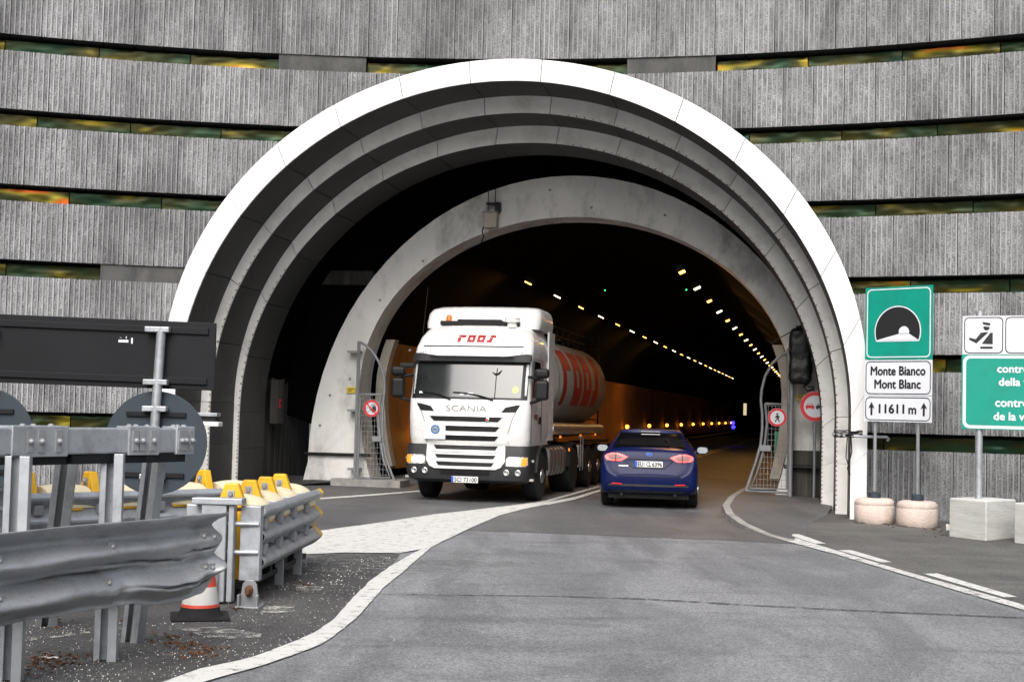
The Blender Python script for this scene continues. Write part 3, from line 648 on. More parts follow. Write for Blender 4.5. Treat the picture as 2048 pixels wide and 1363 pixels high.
def ring_in(t):                                            # horseshoe opening of the tunnel
    if t < 0: z = 2.2 * (1 + t); return (.42 - 4.83 * math.sqrt(1 - ((2.2 - z) / 5.7) ** 2), z)
    if t > 1: z = 2.2 * (2 - t); return (.42 + 4.83 * math.sqrt(1 - ((2.2 - z) / 5.7) ** 2), z)
    th = math.pi * (1 - t); return (.42 + 4.83 * math.cos(th), 2.2 + 3.9 * math.sin(th))
ERO = (.37, .5, 5.95, 6.52)
rg = []
for k in range(121):
    t = -1 + 3 * k / 120; o = ell(t, *ERO); q = ring_in(t)
    if t < 0: o = (ERO[0] - 5.95 - .12 * (-t), q[1] * .5 / 2.2)
    if t > 1: o = (ERO[0] + 5.95 + .12 * (t - 1), q[1] * .5 / 2.2)
    f = .012 * nz(t * 9)
    rg.append([(o[0], 5.175 + f, o[1]), (q[0] + (.01 * nz(t * 40)), 5.175 + f, q[1]), (q[0], 6.1, q[1]), (o[0], 6.1, o[1])])
ringo = thing('tunnel_ring', 'weathered white concrete ring wall around the dark tunnel bore', 'ring', PO, -PA)
o = MB().loft(rg).build('ring_face', 'ringw', ringo, smooth=35)
# plugs, cracks and a stained plinth on the ring
mb = MB()
for x, y in ((846, 522), (760, 600), (1100, 380), (1183, 415), (820, 700), (1430, 520), (700, 757), (660, 790), (640, 850), (1330, 430)):
    u, z = UZ(x, y, 5.16); mb.cyl((u, 5.17, z), (u, 5.15, z), .03, n=8)
mb.build('anchor_cap', 'steel', ringo)
# back wall of the vestibule above the ring
rg = []
for k in range(61):
    t = k / 60; o = ell(t, -.2, 1.6, 6.4, 6.05); q = ell(t, .42, 1.0, 5.2, 5.6); rg.append([(o[0], 6.11, o[1]), (q[0], 6.11, q[1])])
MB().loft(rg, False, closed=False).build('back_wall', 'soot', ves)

# ================================================================ the bore
bore = thing('tunnel_lining', 'sooty black tunnel vault with cream cladding along its lower walls', 'tunnel', TO, -TA)
def bore_in(t, d=0.):
    q = ring_in(t); return ((q[0] - .42) * (1 - d / 4.83), q[1] if t < 0 or t > 1 else 2.2 + (q[1] - 2.2) * (1 - d / 3.9))
rg = []
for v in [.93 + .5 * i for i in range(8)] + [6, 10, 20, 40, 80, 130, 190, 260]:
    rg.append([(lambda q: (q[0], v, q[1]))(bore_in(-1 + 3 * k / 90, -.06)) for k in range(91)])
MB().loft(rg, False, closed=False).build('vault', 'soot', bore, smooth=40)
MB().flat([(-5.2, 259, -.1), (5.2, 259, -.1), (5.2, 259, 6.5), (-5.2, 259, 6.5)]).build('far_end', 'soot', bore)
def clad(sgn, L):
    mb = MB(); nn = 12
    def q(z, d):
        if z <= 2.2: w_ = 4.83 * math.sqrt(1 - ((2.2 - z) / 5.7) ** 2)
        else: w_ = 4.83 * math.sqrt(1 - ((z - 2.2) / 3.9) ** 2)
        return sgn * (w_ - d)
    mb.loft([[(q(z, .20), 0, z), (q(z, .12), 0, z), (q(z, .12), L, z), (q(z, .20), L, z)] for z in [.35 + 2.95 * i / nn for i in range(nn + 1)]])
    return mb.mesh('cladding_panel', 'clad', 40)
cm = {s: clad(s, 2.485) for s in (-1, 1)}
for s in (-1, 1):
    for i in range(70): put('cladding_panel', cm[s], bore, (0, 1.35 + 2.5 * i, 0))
for s in (-1, 1):                                          # tan steel edge strip at the mouth
    mb = MB()
    mb.loft([[(s * (4.83 * math.sqrt(1 - ((z - 2.2) / (5.7 if z < 2.2 else 3.9)) ** 2) - d), v, z) for d, v in ((.26, 1.0), (.04, 1.0), (.04, 1.3), (.26, 1.3))] for z in [.42 + 2.95 * i / 14 for i in range(15)]])
    mb.build('edge_strip', 'tan', bore, smooth=40)
# ceiling lamps
def lamp(name, u, v, z, mat, tilt, label, group, light=None, size=(.42, .55)):
    t = thing(name, label, 'lamp', TF(u, v, z), -TA, group)
    mt = Matrix.Rotation(tilt, 4, 'Y')
    MB().box(-size[0] / 2, size[0] / 2, -size[1] / 2, size[1] / 2, -.02, .14, mat=mt).build('housing', 'black', t, bevel=.02)
    MB().box(-size[0] / 2 + .03, size[0] / 2 - .03, -size[1] / 2 + .03, size[1] / 2 - .03, -.05, -.021, mat=mt).build('lens', mat, t, bevel=.012)
    if light:
        ld = bpy.data.lights.new('lamp_light', 'AREA'); ld.energy = light[0]; ld.color = light[1]; ld.shape = 'RECTANGLE'; ld.size = .4; ld.size_y = .5
        lo = bpy.data.objects.new('lamp_light', ld); COL.objects.link(lo); lo.parent = t; lo.location = mt @ Vector((0, 0, -.08)); lo.rotation_euler = (0, tilt, 0)
    return t
for row, u0, v0, tl_, nm in ((0, -2.2, 5.9, .45, 'left'), (1, 2.13, 2.9, -.45, 'right')):
    for i in range(22):
        am = (i % 2 == 0)
        lit = (44 if am else 4, (1, .46, .10) if am else (1, .85, .55)) if i < 10 else None
        lamp('tunnel_lamp', u0, v0 + 4.27 * i, 5.2, 'lampa' if am else 'lamph', tl_,
             '%s ceiling lamp, %s from the mouth in the %s-hand row of the tunnel' % ('amber' if am else 'pale white', ORD[i], nm), 'ceiling lamps in the tunnel', lit,
             (.20, .36) if am else (.24, .28))
for i in range(14):                                        # amber markers low on the far wall
    v = 3.2 + 9.7 * i
    o = MB().lathe((0, 0, 0), (1, -.5, 0), [(-.03, .10), (.03, .10), (.08, .075), (.10, .02)], 12).build('wall_marker_lamp', 'guide', None, TF(-4.32, v, 1.13), -TA, smooth=40)
    tag(o, 'small round amber marker lamp low on the left tunnel wall, %s from the mouth' % ORD[i], 'lamp', 'amber marker lamps on the tunnel wall')
for x, y, dep, lb in ((1210, 580, 44, 'tiny green indicator light high in the tunnel, left of the two'), (1373, 579, 40, 'tiny green indicator light high in the tunnel, right of the two')):
    o = MB().lathe((0, 0, 0), (0, -1, 0), [(-.05, .018), (0, .017), (.02, .008)], 8).build('signal_lamp', 'gled', None, D(x, y, dep)); tag(o, lb, 'lamp', 'green indicator lights')
for x, y, lb in ((1466, 845, 'blue flashing light far down the tunnel, upper of the two'), (1467, 853.5, 'blue flashing light far down the tunnel, lower of the two')):
    o = MB().lathe((0, 0, 0), (0, -1, 0), [(-.1, .11), (0, .11), (.08, .05)], 10).build('blue_flasher', 'bled', None, D(x, y, 88)); tag(o, lb, 'lamp', 'blue flashing lights')
p = D(1490, 818, 92)
o = MB().box(-.10, .10, -.05, .05, -.38, .38).build('niche_sign', 'litsign', None, p, -TA, bevel=.02); tag(o, 'narrow upright lit sign box far along the tunnel wall', 'sign')
# ================================================================ mesh gates beside the bore
def gate(name, label, v, post, curve, leaf, hinge_x):
    t = thing(name, label, 'gate', PO, -PA)
    def q(p, dv=0.): u, z = UZ(p[0], p[1], v); return Vector((u, v + dv, max(z, .13)))
    MB().tube([q(post[0]), q(post[1])], .045, 6).build('gate_post', 'steel', t)
    cs = [q(p) for p in curve]
    MB().tube(cs, .03, 8).build('outer_bar', 'steel', t, smooth=50)
    MB().tube([cs[-1], q(post[1])], .028, 6).build('bottom_bar', 'steel', t)
    L = [q(p, -.03) for p in leaf]
    MB().tube(L + [L[0]], .028, 6).build('leaf_frame', 'steel', t, smooth=50)
    poly = [(p.x, p.z) for p in L]
    def span(val, ax):
        xs = []
        for (a, b) in zip(poly, poly[1:] + poly[:1]):
            a0, b0 = a[ax], b[ax]
            if (a0 <= val < b0) or (b0 <= val < a0):
                f = (val - a0) / (b0 - a0); xs.append(a[1 - ax] + f * (b[1 - ax] - a[1 - ax]))
        xs.sort(); return xs
    mb = MB(); x = min(p[0] for p in poly) + .06
    while x < max(p[0] for p in poly):
        s_ = span(x, 0)
        if len(s_) >= 2: mb.tube([(x, v - .03, s_[0]), (x, v - .03, s_[-1])], .0045, 4)
        x += .075
    z = min(p[1] for p in poly) + .08
    while z < max(p[1] for p in poly):
        s_ = span(z, 1)
        if len(s_) >= 2: mb.tube([(s_[0], v - .033, z), (s_[-1], v - .033, z)], .0045, 4)
        z += .12
    mb.build('wire_mesh', 'steel', t)
    return t
def c5(x, y): return (560 + x / 3.587, 640 + y / 3.587)
def c6(x, y): return (1480 + x / 3.41, 640 + y / 3.41)
VG = 4.85
gl = gate('tunnel_gate', 'grey curved mesh gate left of the truck, hung on the white ring wall', VG, [c5(568, 150), c5(537, 1142)],
          [c5(*p) for p in ((578, 160), (620, 182), (660, 220), (700, 282), (730, 345), (747, 410), (752, 480), (744, 560), (736, 680), (738, 850), (760, 980), (800, 1100), (822, 1150))],
          [c5(*p) for p in ((577, 532), (735, 532), (718, 600), (710, 680), (714, 780), (722, 860), (745, 1000), (792, 1128), (560, 1128))], 0)
gr = gate('tunnel_gate', 'grey curved mesh gate right of the blue car, under the black wrapped signal', VG, [c6(332, 190), c6(340, 1178)],
          [c6(*p) for p in ((328, 212), (280, 240), (220, 295), (172, 380), (148, 470), (142, 550), (152, 640), (152, 740), (140, 850), (112, 950), (75, 1060), (40, 1160))],
          [c6(*p) for p in ((172, 568), (335, 572), (322, 1150), (68, 1146), (110, 1060), (150, 930), (170, 840), (184, 700))], 0)
for gt_, pts in ((gl, [(c5(668, 830), c5(735, 870))]), (gr, [(c6(135, 850), c6(210, 893))])):
    a, b = UZ(*pts[0][0], VG), UZ(*pts[0][1], VG)
    MB().box(a[0], b[0], VG - .09, VG - .02, b[1], a[1]).build('lock_box', 'steel', gt_, bevel=.006)
for y in (225, 645, 1067):
    a, b = UZ(*c5(480, y), VG), UZ(*c5(560, y), VG); MB().box(a[0], b[0], VG + .02, VG + .32, a[1] - .025, a[1] + .025).build('wall_bracket', 'steel', gl)

def round_sign(name, label, x, y, v, r, group=None, post=None, local=None):
    u, z = UZ(x, y, v); t = thing(name, label, 'sign', PF(u, v, z), -PA, group)
    MB().prism(circ(0, 0, r, 0), (0, .012, 0)).build('plate', 'signw', t)
    MB().ringp(circ(0, 0, r * .985, -.004), circ(0, 0, r * .74, -.004), (0, .003, 0)).build('red_border', 'red', t)
    if post: MB().cyl((0, .05, -z + post), (0, .05, r * 1.05), .028, n=10).build('post', 'steel', t, smooth=50)
    return t
t = round_sign('round_sign', 'round red-bordered sign with crossed-out black hand on the left gate', *c5(658, 632), VG - .09, .19)
mb = MB(); k = .19 / 62.0
def hp(*p): return [((x - 658) * k, -.005, -(y - 632) * k) for x, y in p]
mb.flat(hp((655, 640), (668, 618), (690, 618), (694, 645), (680, 662), (662, 660)))
for a, b, w_ in (((663, 625), (657, 602), 5), ((671, 620), (668, 598), 5), ((679, 619), (680, 599), 5), ((687, 622), (691, 606), 5), ((660, 650), (642, 634), 5)):
    a, b = Vector(a), Vector(b); d = (b - a).normalized(); nn = Vector((-d.y, d.x)) * w_ / 2
    mb.flat(hp(a + nn, b + nn, b - nn, a - nn))
mb.build('hand_symbol', 'signk', t)
mb = MB(); a, b = Vector((624, 600)), Vector((690, 668)); d = (b - a).normalized(); nn = Vector((-d.y, d.x)) * 5
mb.flat([(p[0], -.0068, p[2]) for p in hp(a + nn, b + nn, b - nn, a - nn)]); mb.build('red_bar', 'red', t)
mb = MB(); mb.ringp(circ(-.085, -.03, .055, -.005, 20), circ(-.085, -.03, .047, -.005, 20), (0, .001, 0)); mb.build('face_symbol', 'signk', t)

t = round_sign('round_sign', 'round red-bordered no-pedestrians sign with black walking figure on the right gate', *c6(254, 662), VG - .09, .195)
k = .195 / 67.0
def pp(*p): return [((x - 254) * k, -.005, -(y - 662) * k) for x, y in p]
mb = MB(); mb.flat([(p.x, -.005, p.z) for p in circ(0, (662 - 637) * k, 7 * k, 0, 14)])
for poly in (((247, 646), (262, 646), (266, 668), (258, 672), (250, 672), (246, 660)), ((250, 670), (259, 671), (248, 686), (241, 697), (235, 692)), ((256, 670), (264, 666), (270, 684), (273, 696), (266, 697)),
             ((247, 648), (250, 655), (240, 668), (236, 664)), ((261, 648), (266, 650), (273, 662), (270, 666), (262, 657))): mb.flat(pp(*poly))
mb.build('walking_figure', 'signk', t)

t = round_sign('round_sign', 'round red-bordered no-overtaking sign with red and black cars, beside the wrapped signal', *c6(512, 588), 4.4, .31, post=.12)
def car_sym(cx, s, mat, nm):
    mb = MB()
    def q(*p): return [(cx + x * s, -.005, z * s) for x, z in p]
    mb.flat(q((-.10, -.045), (.10, -.045), (.115, 0), (.09, .025), (-.09, .025), (-.115, 0)))
    mb.ringp(q((-.075, .025), (-.055, .075), (.055, .075), (.075, .025)), q((-.055, .032), (-.043, .062), (.043, .062), (.055, .032)), (0, .001, 0))
    mb.flat(q((-.095, -.072), (-.06, -.072), (-.06, -.045), (-.095, -.045))); mb.flat(q((.06, -.072), (.095, -.072), (.095, -.045), (.06, -.045)))
    mb.build(nm, mat, t)
car_sym(-.105, .83, 'red', 'red_car_symbol'); car_sym(.105, .83, 'signk', 'black_car_symbol')

# yellow notice plates
for pts, v, lb in (((c5(477, 478), c5(538, 522)), 5.13, 'small yellow notice plate on the white ring wall left of the gate'), ((c6(388, 506), c6(440, 548)), 5.0, 'small yellow notice plate under the black wrapped signal')):
    a, b = UZ(*pts[0], v), UZ(*pts[1], v)
    t = thing('notice_plate', lb, 'sign', PF((a[0] + b[0]) / 2, v, (a[1] + b[1]) / 2), -PA, 'yellow notice plates')
    w_, h_ = b[0] - a[0], a[1] - b[1]
    MB().box(-w_ / 2, w_ / 2, 0, .01, -h_ / 2, h_ / 2).build('plate', 'ylabel', t)
    mb = MB()
    for j in range(2): mb.box(-w_ * .36, w_ * (.34 - .2 * j), -.003, -.001, h_ * (.1 - .3 * j), h_ * (.22 - .3 * j))
    mb.build('print', 'signk', t)

# traffic signal wrapped in a black sack
a, b = UZ(1579, 657, 4.5), UZ(1623, 768, 4.5)
t = thing('wrapped_signal', 'traffic signal wrapped in a crumpled black plastic sack above the right gate', 'signal', PF((a[0] + b[0]) / 2, 4.5, 0), -PA)
w_, z0, z1 = (b[0] - a[0]) / 2, b[1], a[1]
rg = []
for k in range(25):
    f = k / 24; z = z0 + (z1 - z0) * f; r = []
    for i in range(28):
        th = 2 * math.pi * i / 28; c, s_ = math.cos(th), math.sin(th)
        sq = (abs(c) ** 6 + abs(s_) ** 6) ** (-1 / 6)
        pin = 1 - .10 * math.exp(-((f - .46) / .05) ** 2) - (.25 * max(0, .08 - f) / .08) - (.3 * max(0, f - .94) / .06)
        rr = pin * (1 + .10 * nz(c * 2, s_ * 2, f * 9) + .05 * nz(c * 6, s_ * 6, f * 22))
        r.append((w_ * c * sq * rr, .17 * s_ * sq * rr, z + .02 * nz(c * 3, s_ * 3, f * 5)))
    rg.append(r)
MB().loft(rg).build('sack', 'bag', t, smooth=70)
mb = MB(); mb.tube([(-.02 + .09 * math.cos(i * .8), -.05 + .05 * math.sin(i * .8), z1 + .02 + .035 * math.sin(i * 1.3)) for i in range(12)], .02, 6); mb.build('sack_knot', 'bag', t, smooth=60)
MB().cyl((-w_ * .75, .1, .12), (-w_ * .75, .1, z0 + .05), .05, n=10).build('post', 'steel', t, smooth=40)
mb = MB(); mb.tube([(w_ * .4, 0, z0 - .02), (w_ * .7, -.05, z0 - .1), (w_ * 1.2, -.02, z0 - .08)], .05, 6); mb.build('loose_flap', 'bag', t, smooth=50)
# conduits and cables on the ring
o = MB().tube([PF(*UZ(608, 906, 5.1)[:1], 5.1, UZ(608, 906, 5.1)[1]), PF(UZ(742, 910, 5.1)[0], 5.1, UZ(742, 910, 5.1)[1])], .035, 8).build('conduit', 'black', smooth=50)
tag(o, 'black conduit running across the foot of the left white pier', 'pipe')
o = MB().tube([PF(UZ(1568, 932, 4.95)[0], 4.95, UZ(1568, 932, 4.95)[1]), PF(UZ(1668, 937, 4.95)[0], 4.95, UZ(1668, 937, 4.95)[1])], .045, 8).build('conduit', 'black', smooth=50)
tag(o, 'dark conduit running low along the stained wall behind the right gate', 'pipe')
mb = MB(); pts = [c6(*p) for p in ((130, 0), (220, 155), (335, 85))]
mb.tube([PF(UZ(x, y, 5.0)[0], 5.0, UZ(x, y, 5.0)[1]) for x, y in ((1540, 688), (1560, 675), (1580, 664), (1600, 652), (1622, 640))], .012, 5)
o = mb.build('cable', 'black'); tag(o, 'thin black cable slung from the ring wall to the wrapped signal', 'cable')
a, b = UZ(1549, 862, 6.2), UZ(1566, 918, 6.2)
o = MB().box(a[0], b[0], 6.2, 6.26, b[1], a[1]).build('green_panel', 'greenp', None, PO, -PA, bevel=.01); tag(o, 'green upright panel seen through the right mesh gate', 'panel')
# stained plinth right of the gate
a, b = UZ(1586, 900, 5.0), UZ(1660, 985, 5.0)
o = MB().box(a[0], a[0] + 1.1, 5.08, 5.17, .1, a[1]).build('plinth', 'board', ringo, bevel=.02); o['label'] = 'black stained foot of the ring wall'
# camera box on the ring crown
u, z = UZ(983, 441, 5.0)
t = thing('camera_box', 'pale square equipment box hanging from a bracket at the crown of the ring wall', 'box', PF(u, 5.0, z), -PA)
MB().box(-.16, .14, -.12, .12, -.17, .17).build('housing', 'tan', t, bevel=.02)
MB().box(-.18, .16, -.15, .14, .17, .19).build('lid', 'steel', t)
mb = MB(); mb.box(-.1, -.085, .02, .05, .19, .75); mb.box(.06, .075, .02, .05, .19, .72); mb.box(-.12, .2, -.05, .1, .36, .4); mb.box(.08, .2, -.05, .1, .2, .4); mb.build('bracket', 'black', t)
mb = MB(); mb.tube([(-.15, -.05, -.1), (-.2, -.05, -.25), (-.17, 0, -.36), (-.22, 0, -.5)], .015, 5); mb.build('cable', 'black', t)
# hose cabinet on the left side wall
o = thing('hose_cabinet', 'dark fire hose cabinet with red label on the sooty left side wall', 'cabinet', PF(-6.28, 4.75, 1.35), -PA)
MB().box(-.02, .16, -.22, .22, 0, 1.0).build('cabinet', 'board', o, bevel=.02)
MB().box(.161, .166, -.10, .02, .36, .56).build('red_label', 'red', o)
MB().cyl((.168, -.04, .47), (.172, -.04, .47), .035, n=16).build('hose_symbol', 'signk', o)
# lamp bracket with crystals on the left jamb and cable bundle on the right jamb
u, z = UZ(415, 832, -.15)
t = thing('cornice_bracket', 'small white capped bracket on the left jamb behind the round sign back', 'bracket', PF(u, -.12, z), -PA)
MB().box(-.32, .22, -.10, .11, .0, .07).build('top_plate', 'galv', t, bevel=.01)
MB().box(-.25, .18, -.06, .11, -.10, 0).build('core', 'black', t)
MB().box(-.32, .26, -.12, .11, -.19, -.10).build('lower_plate', 'white2', t, bevel=.015)
u, z = UZ(1690, 868, -.15)
t = thing('cable_bundle', 'tangle of cables and clamps strapped to the right white jamb', 'cables', PF(u, -.12, z), -PA)
mb = MB()
for j in range(5): mb.tube([(-.2 + .5 * i / 8, -.03 - .02 * j, -.04 + .025 * j + .03 * nz(i * .9, j * 3.3)) for i in range(9)], .012, 5)
mb.tube([(.1, -.05, 0), (.12, -.05, -.3), (.05, -.03, -.6), (.1, -.02, -.7)], .012, 5); mb.tube([(.04, -.05, 0), (.02, -.05, -.4), (.09, -.03, -.62)], .01, 5)
mb.build('cable', 'black', t)
MB().tube([(.15, -.06, -.03), (.72, -.06, -.03), (.74, -.06, -.06), (.72, -.06, -.1)], .025, 8).build('arm', 'galv', t, smooth=50)
for j in range(3): MB().lathe((-.2 + .09 * j, -.05, -.01 * j), (0, -1, 0), [(0, .03), (.04, .03), (.07, .015)], 10).build('clamp', 'galv', t, smooth=40)

# ================================================================ green and white tunnel sign on two drum feet
d1, d2 = G(1748, 1046), G(1834, 1053)
mid = (d1 + d2) / 2; srz = math.atan2(d2.y - d1.y, d2.x - d1.x)
t = thing('tunnel_sign', 'tall green and white tunnel sign with name and length panels on two grey posts', 'sign', (mid.x, mid.y, 0), srz)
hx = (d2 - d1).length / 2
W, ZT, Z1, Z2, ZB = 1.26, 4.03, 2.79, 2.18, 1.74; off = .05
for nm, a, b, m_, brd, bm_ in (('green_panel', Z1 + .006, ZT, 'green', .03, 'signw'), ('name_panel', Z2 + .006, Z1 - .004, 'signw', .024, 'signk'), ('length_panel', ZB, Z2 - .004, 'signw', .024, 'signk')):
    p = MB().prism([(off - W / 2, -.06, a), (off + W / 2, -.06, a), (off + W / 2, -.06, b), (off - W / 2, -.06, b)], (0, .02, 0)).build(nm, m_, t)
    mg = .02 if m_ == 'signw' else .03; w2, h2 = W - 2 * mg, b - a - 2 * mg; cz = (a + b) / 2
    MB().ringp(rrect(off, cz, w2, h2, .085, -.064), rrect(off, cz, w2 - 2 * brd * .62, h2 - 2 * brd * .62, .07, -.064), (0, .003, 0)).build('border', bm_, p)
    if nm == 'green_panel':
        def arc(r, n=40, zb=-.303):
            c = (off - .01, cz - .147); a0 = math.asin((zb + .147) / r); pts = []
            for i in range(n + 1):
                th = a0 + (math.pi - 2 * a0) * i / n; pts.append((c[0] + r * math.cos(th), c[1] + r * math.sin(th)))
            return pts
        MB().flat([(x, -.0635, z) for x, z in arc(.437, zb=-.315)]).build('tunnel_outline', 'signw', p)
        MB().flat([(x, -.0655, z) for x, z in arc(.417, zb=-.288)]).build('tunnel_symbol', 'signk', p)
        s_ = 1 / 544.
        mb = MB(); mb.flat([(off + (x - 432) * s_, -.0675, cz - (y - 395) * s_) for x, y in ((215, 551), (438, 497), (545, 497), (632, 551))])
        mb.flat([(off + (492 - 432 + 53 * math.cos(th)) * s_, -.0675, cz - (480 - 395 - 53 * math.sin(th)) * s_) for th in [R(-14 + 208 * i / 20) for i in range(21)]])
        mb.build('road_symbol', 'signw', p)
    if nm == 'name_panel':
        mb = MB(); text(mb, 'Monte Bianco', off + .0, cz + .115, -.064, 1.02, .148, bold=.007); mb.build('lettering', 'signk', p); mb = MB(); text(mb, 'Mont Blanc', off - .005, cz - .11, -.064, .86, .148, bold=.007); mb.build('lettering', 'signk', p)
    if nm == 'length_panel':
        mb = MB(); text(mb, '11611', off - .11, cz, -.064, .47, .15, bold=.008); mb.build('lettering', 'signk', p); mb = MB(); text(mb, 'm', off + .28, cz - .03, -.064, .135, .10, bold=.007)
        for x in (-.49, .49):
            MB().flat([(off + x + a_, -.064, cz + b_) for a_, b_ in ((-.02, -.115), (.02, -.115), (.02, .02), (.062, .0), (0, .115), (-.062, .0), (-.02, .02))]).build('arrow', 'signk', p)
        mb.build('lettering', 'signk', p)
for sx in (-hx, hx):
    MB().cyl((sx, 0, .43), (sx, 0, 3.9), .03, n=12).build('post', 'steel', t, smooth=50)
    MB().lathe((sx, 0, .43), (0, 0, 1), [(0, .105), (.09, .105), (.11, .08), (.115, .035)], 16).build('post_socket', 'disc', t, smooth=40)
for z in (1.95, 2.45, 3.0, 3.8): MB().box(-hx - .08, hx + .08, -.04, -.031, z - .02, z + .02).build('rail', 'steel', t)
def drum(loc, label, seed):
    rg = []
    for z, r in ((0, .30), (.03, .325), (.12, .335), (.31, .335), (.32, .328), (.335, .335), (.39, .325), (.425, .29), (.44, .24), (.44, .05)):
        rg.append([(r * math.cos(2 * math.pi * i / 40) * (1 + .02 * nz(math.cos(i * .157) * 3, math.sin(i * .157) * 3, z * 4 + seed)), r * math.sin(2 * math.pi * i / 40), z + (max(0, .06 * nz(math.cos(i * .157) * 4 + seed, math.sin(i * .157) * 4)) if z == 0 else 0)) for i in range(40)])
    o = MB().loft(rg).build('concrete_drum', 'pink', None, (loc.x, loc.y, -.004), smooth=50)
    return tag(o, label, 'concrete drum', 'round concrete drums')
drum(d1, 'round pinkish concrete drum foot nearest the white arch, under the tunnel sign', 1)
drum(d2, 'round pinkish concrete drum foot nearest the square block, under the tunnel sign', 5)

# ================================================================ customs sign on square blocks
A, B = G(1898, 1073), G(1972, 1082); C_ = G(2034, 1076)
e1 = (B - A); e2 = (C_ - B); e2 = e2.normalized() * .95
hb = .60
mb = MB()
mb.prism([(A.x, A.y, 0), (B.x, B.y, 0), (B.x + e2.x, B.y + e2.y, 0), (A.x + e2.x, A.y + e2.y, 0)], (0, 0, hb))
o = mb.build('concrete_block', 'block', None, (0, 0, -.003), bevel=.018); tag(o, 'square pale concrete block standing under the post of the customs sign', 'concrete block', 'square concrete blocks')
A2 = G(2028, 1086); sh = A2 - A
o2 = MB().prism([(A2.x, A2.y, 0), (A2.x + e1.x, A2.y + e1.y, 0), (A2.x + e1.x + e2.x, A2.y + e1.y + e2.y, 0), (A2.x + e2.x, A2.y + e2.y, 0)], (0, 0, hb)).build('concrete_block', 'block', None, (0, 0, -.003), bevel=.018)
tag(o2, 'square pale concrete block cut by the right edge of the picture', 'concrete block', 'square concrete blocks')
pc = (A + B) / 2 + e2 * .5
t = thing('customs_sign', 'large green sign with white pictogram panels on a galvanised post in a concrete block', 'sign', D(1957, 990, pc.y + .0) * 1.0, srz * .6)
t.location.z = 0; px_m = FPX / pc.y
def lx(x): return (x - 1957) / px_m * 1.02
def lz(y): return EYE + (848 - y) / px_m
W1 = lx(1926); W2 = W1 + 2.9; ztop, zmid, zbot = lz(634), lz(711), lz(860)
p1 = MB().box(W1, W2, -.07, -.05, zmid + .004, ztop).build('pictogram_panel', 'signw', t)
p2 = MB().box(W1 - .01, W2, -.07, -.05, zbot, zmid - .002).build('green_panel', 'green', t)
cz = (zmid + ztop) / 2; bw = ztop - zmid
for k in range(3):
    cx = W1 + .02 + bw * .49 + k * bw * 1.02
    MB().ringp(rrect(cx, cz, bw * .97, bw * .94, .07, -.0735), rrect(cx, cz, bw * .92, bw * .89, .06, -.0735), (0, .0025, 0)).build('panel_border', 'signk', p1)
def f1(*p): return [(lx(1860 + x / 2.67), -.074, lz(600 + y / 2.67)) for x, y in p]
mb = MB()
mb.flat(f1((275, 122), (316, 130), (313, 143), (280, 137)))                                   # cap
mb.flat(f1((282, 146), (312, 150), (311, 160), (302, 168), (290, 168), (280, 158)))            # head
mb.flat(f1((268, 180), (308, 176), (246, 238), (207, 216), (212, 206), (242, 215)))            # arm and shoulder
mb.flat(f1((316, 180), (328, 182), (328, 242), (272, 240)))                                   # body
mb.flat(f1((266, 254), (328, 254), (328, 266), (266, 266)))                                   # counter
mb.build('officer_symbol', 'signk', p1)
MB().ringp(rrect((W1 + W2) / 2, (zmid + zbot) / 2, W2 - W1 - .02, zmid - zbot - .03, .1, -.0735), rrect((W1 + W2) / 2, (zmid + zbot) / 2, W2 - W1 - .11, zmid - zbot - .12, .07, -.0735), (0, .0025, 0)).build('border', 'signw', p2)
mb = MB()
for body, x0, yc, wd in (('controllo', 1992, 739, 1.02), ('della velocità', 1995, 765, 1.42), ('contrôle', 1988.5, 806, .9), ('de la vitesse', 1986, 833, 1.36)):
    hh_ = .118 if 'ô' not in body else .125
    vs, fs_ = text_verts(body, None, hh_); xm = min(v[0] for v in vs)
    mb = MB(); text(mb, body, lx(x0) - xm, lz(yc), -.0735, None, hh_, bold=.005); mb.build('lettering', 'signw', p2)
MB().cyl((0, 0, hb - .02), (0, 0, ztop + .08), .055, n=14).build('post', 'galv', t, smooth=50)
MB().cyl((1.9, .05, 0), (1.9, .05, ztop + .08), .055, n=14).build('post', 'galv', t, smooth=50)
for z in (zbot + .2, zmid + .1): MB().box(W1 + .1, W2 - .1, -.05, -.02, z - .025, z + .025).build('rail', 'galv', t)

# ================================================================ sign backs on the left
SD = 12.8
def sd(x, y): return D(x, y, SD)
s_ = SD / FPX
org = sd(311, 800)
t = thing('sign_assembly', 'black rectangular signboard back with two round sign backs on galvanised posts', 'sign', (org.x, SD, 0), R(-2))
def L2(x, y): p = sd(x, y); return (p.x - org.x, p.z)
a, b, c, d = L2(433, 646), L2(430, 781), L2(-320, 752), L2(-320, 613)
MB().prism([(a[0], 0, a[1]), (b[0], 0, b[1]), (c[0], 0, c[1]), (d[0], 0, d[1])], (0, .03, 0)).build('signboard', 'dark', t, bevel=.006)
for f in (.13, .87):
    zl, zr = d[1] + (c[1] - d[1]) * f, a[1] + (b[1] - a[1]) * f
    mb = MB(); mb.prism([(c[0] + .05, -.022, zl - .03), (b[0] - .07, -.022, zr - .03), (b[0] - .07, -.022, zr + .03), (c[0] + .05, -.022, zl + .03)], (0, .02, 0)); mb.build('rail', 'dark', t, bevel=.005)
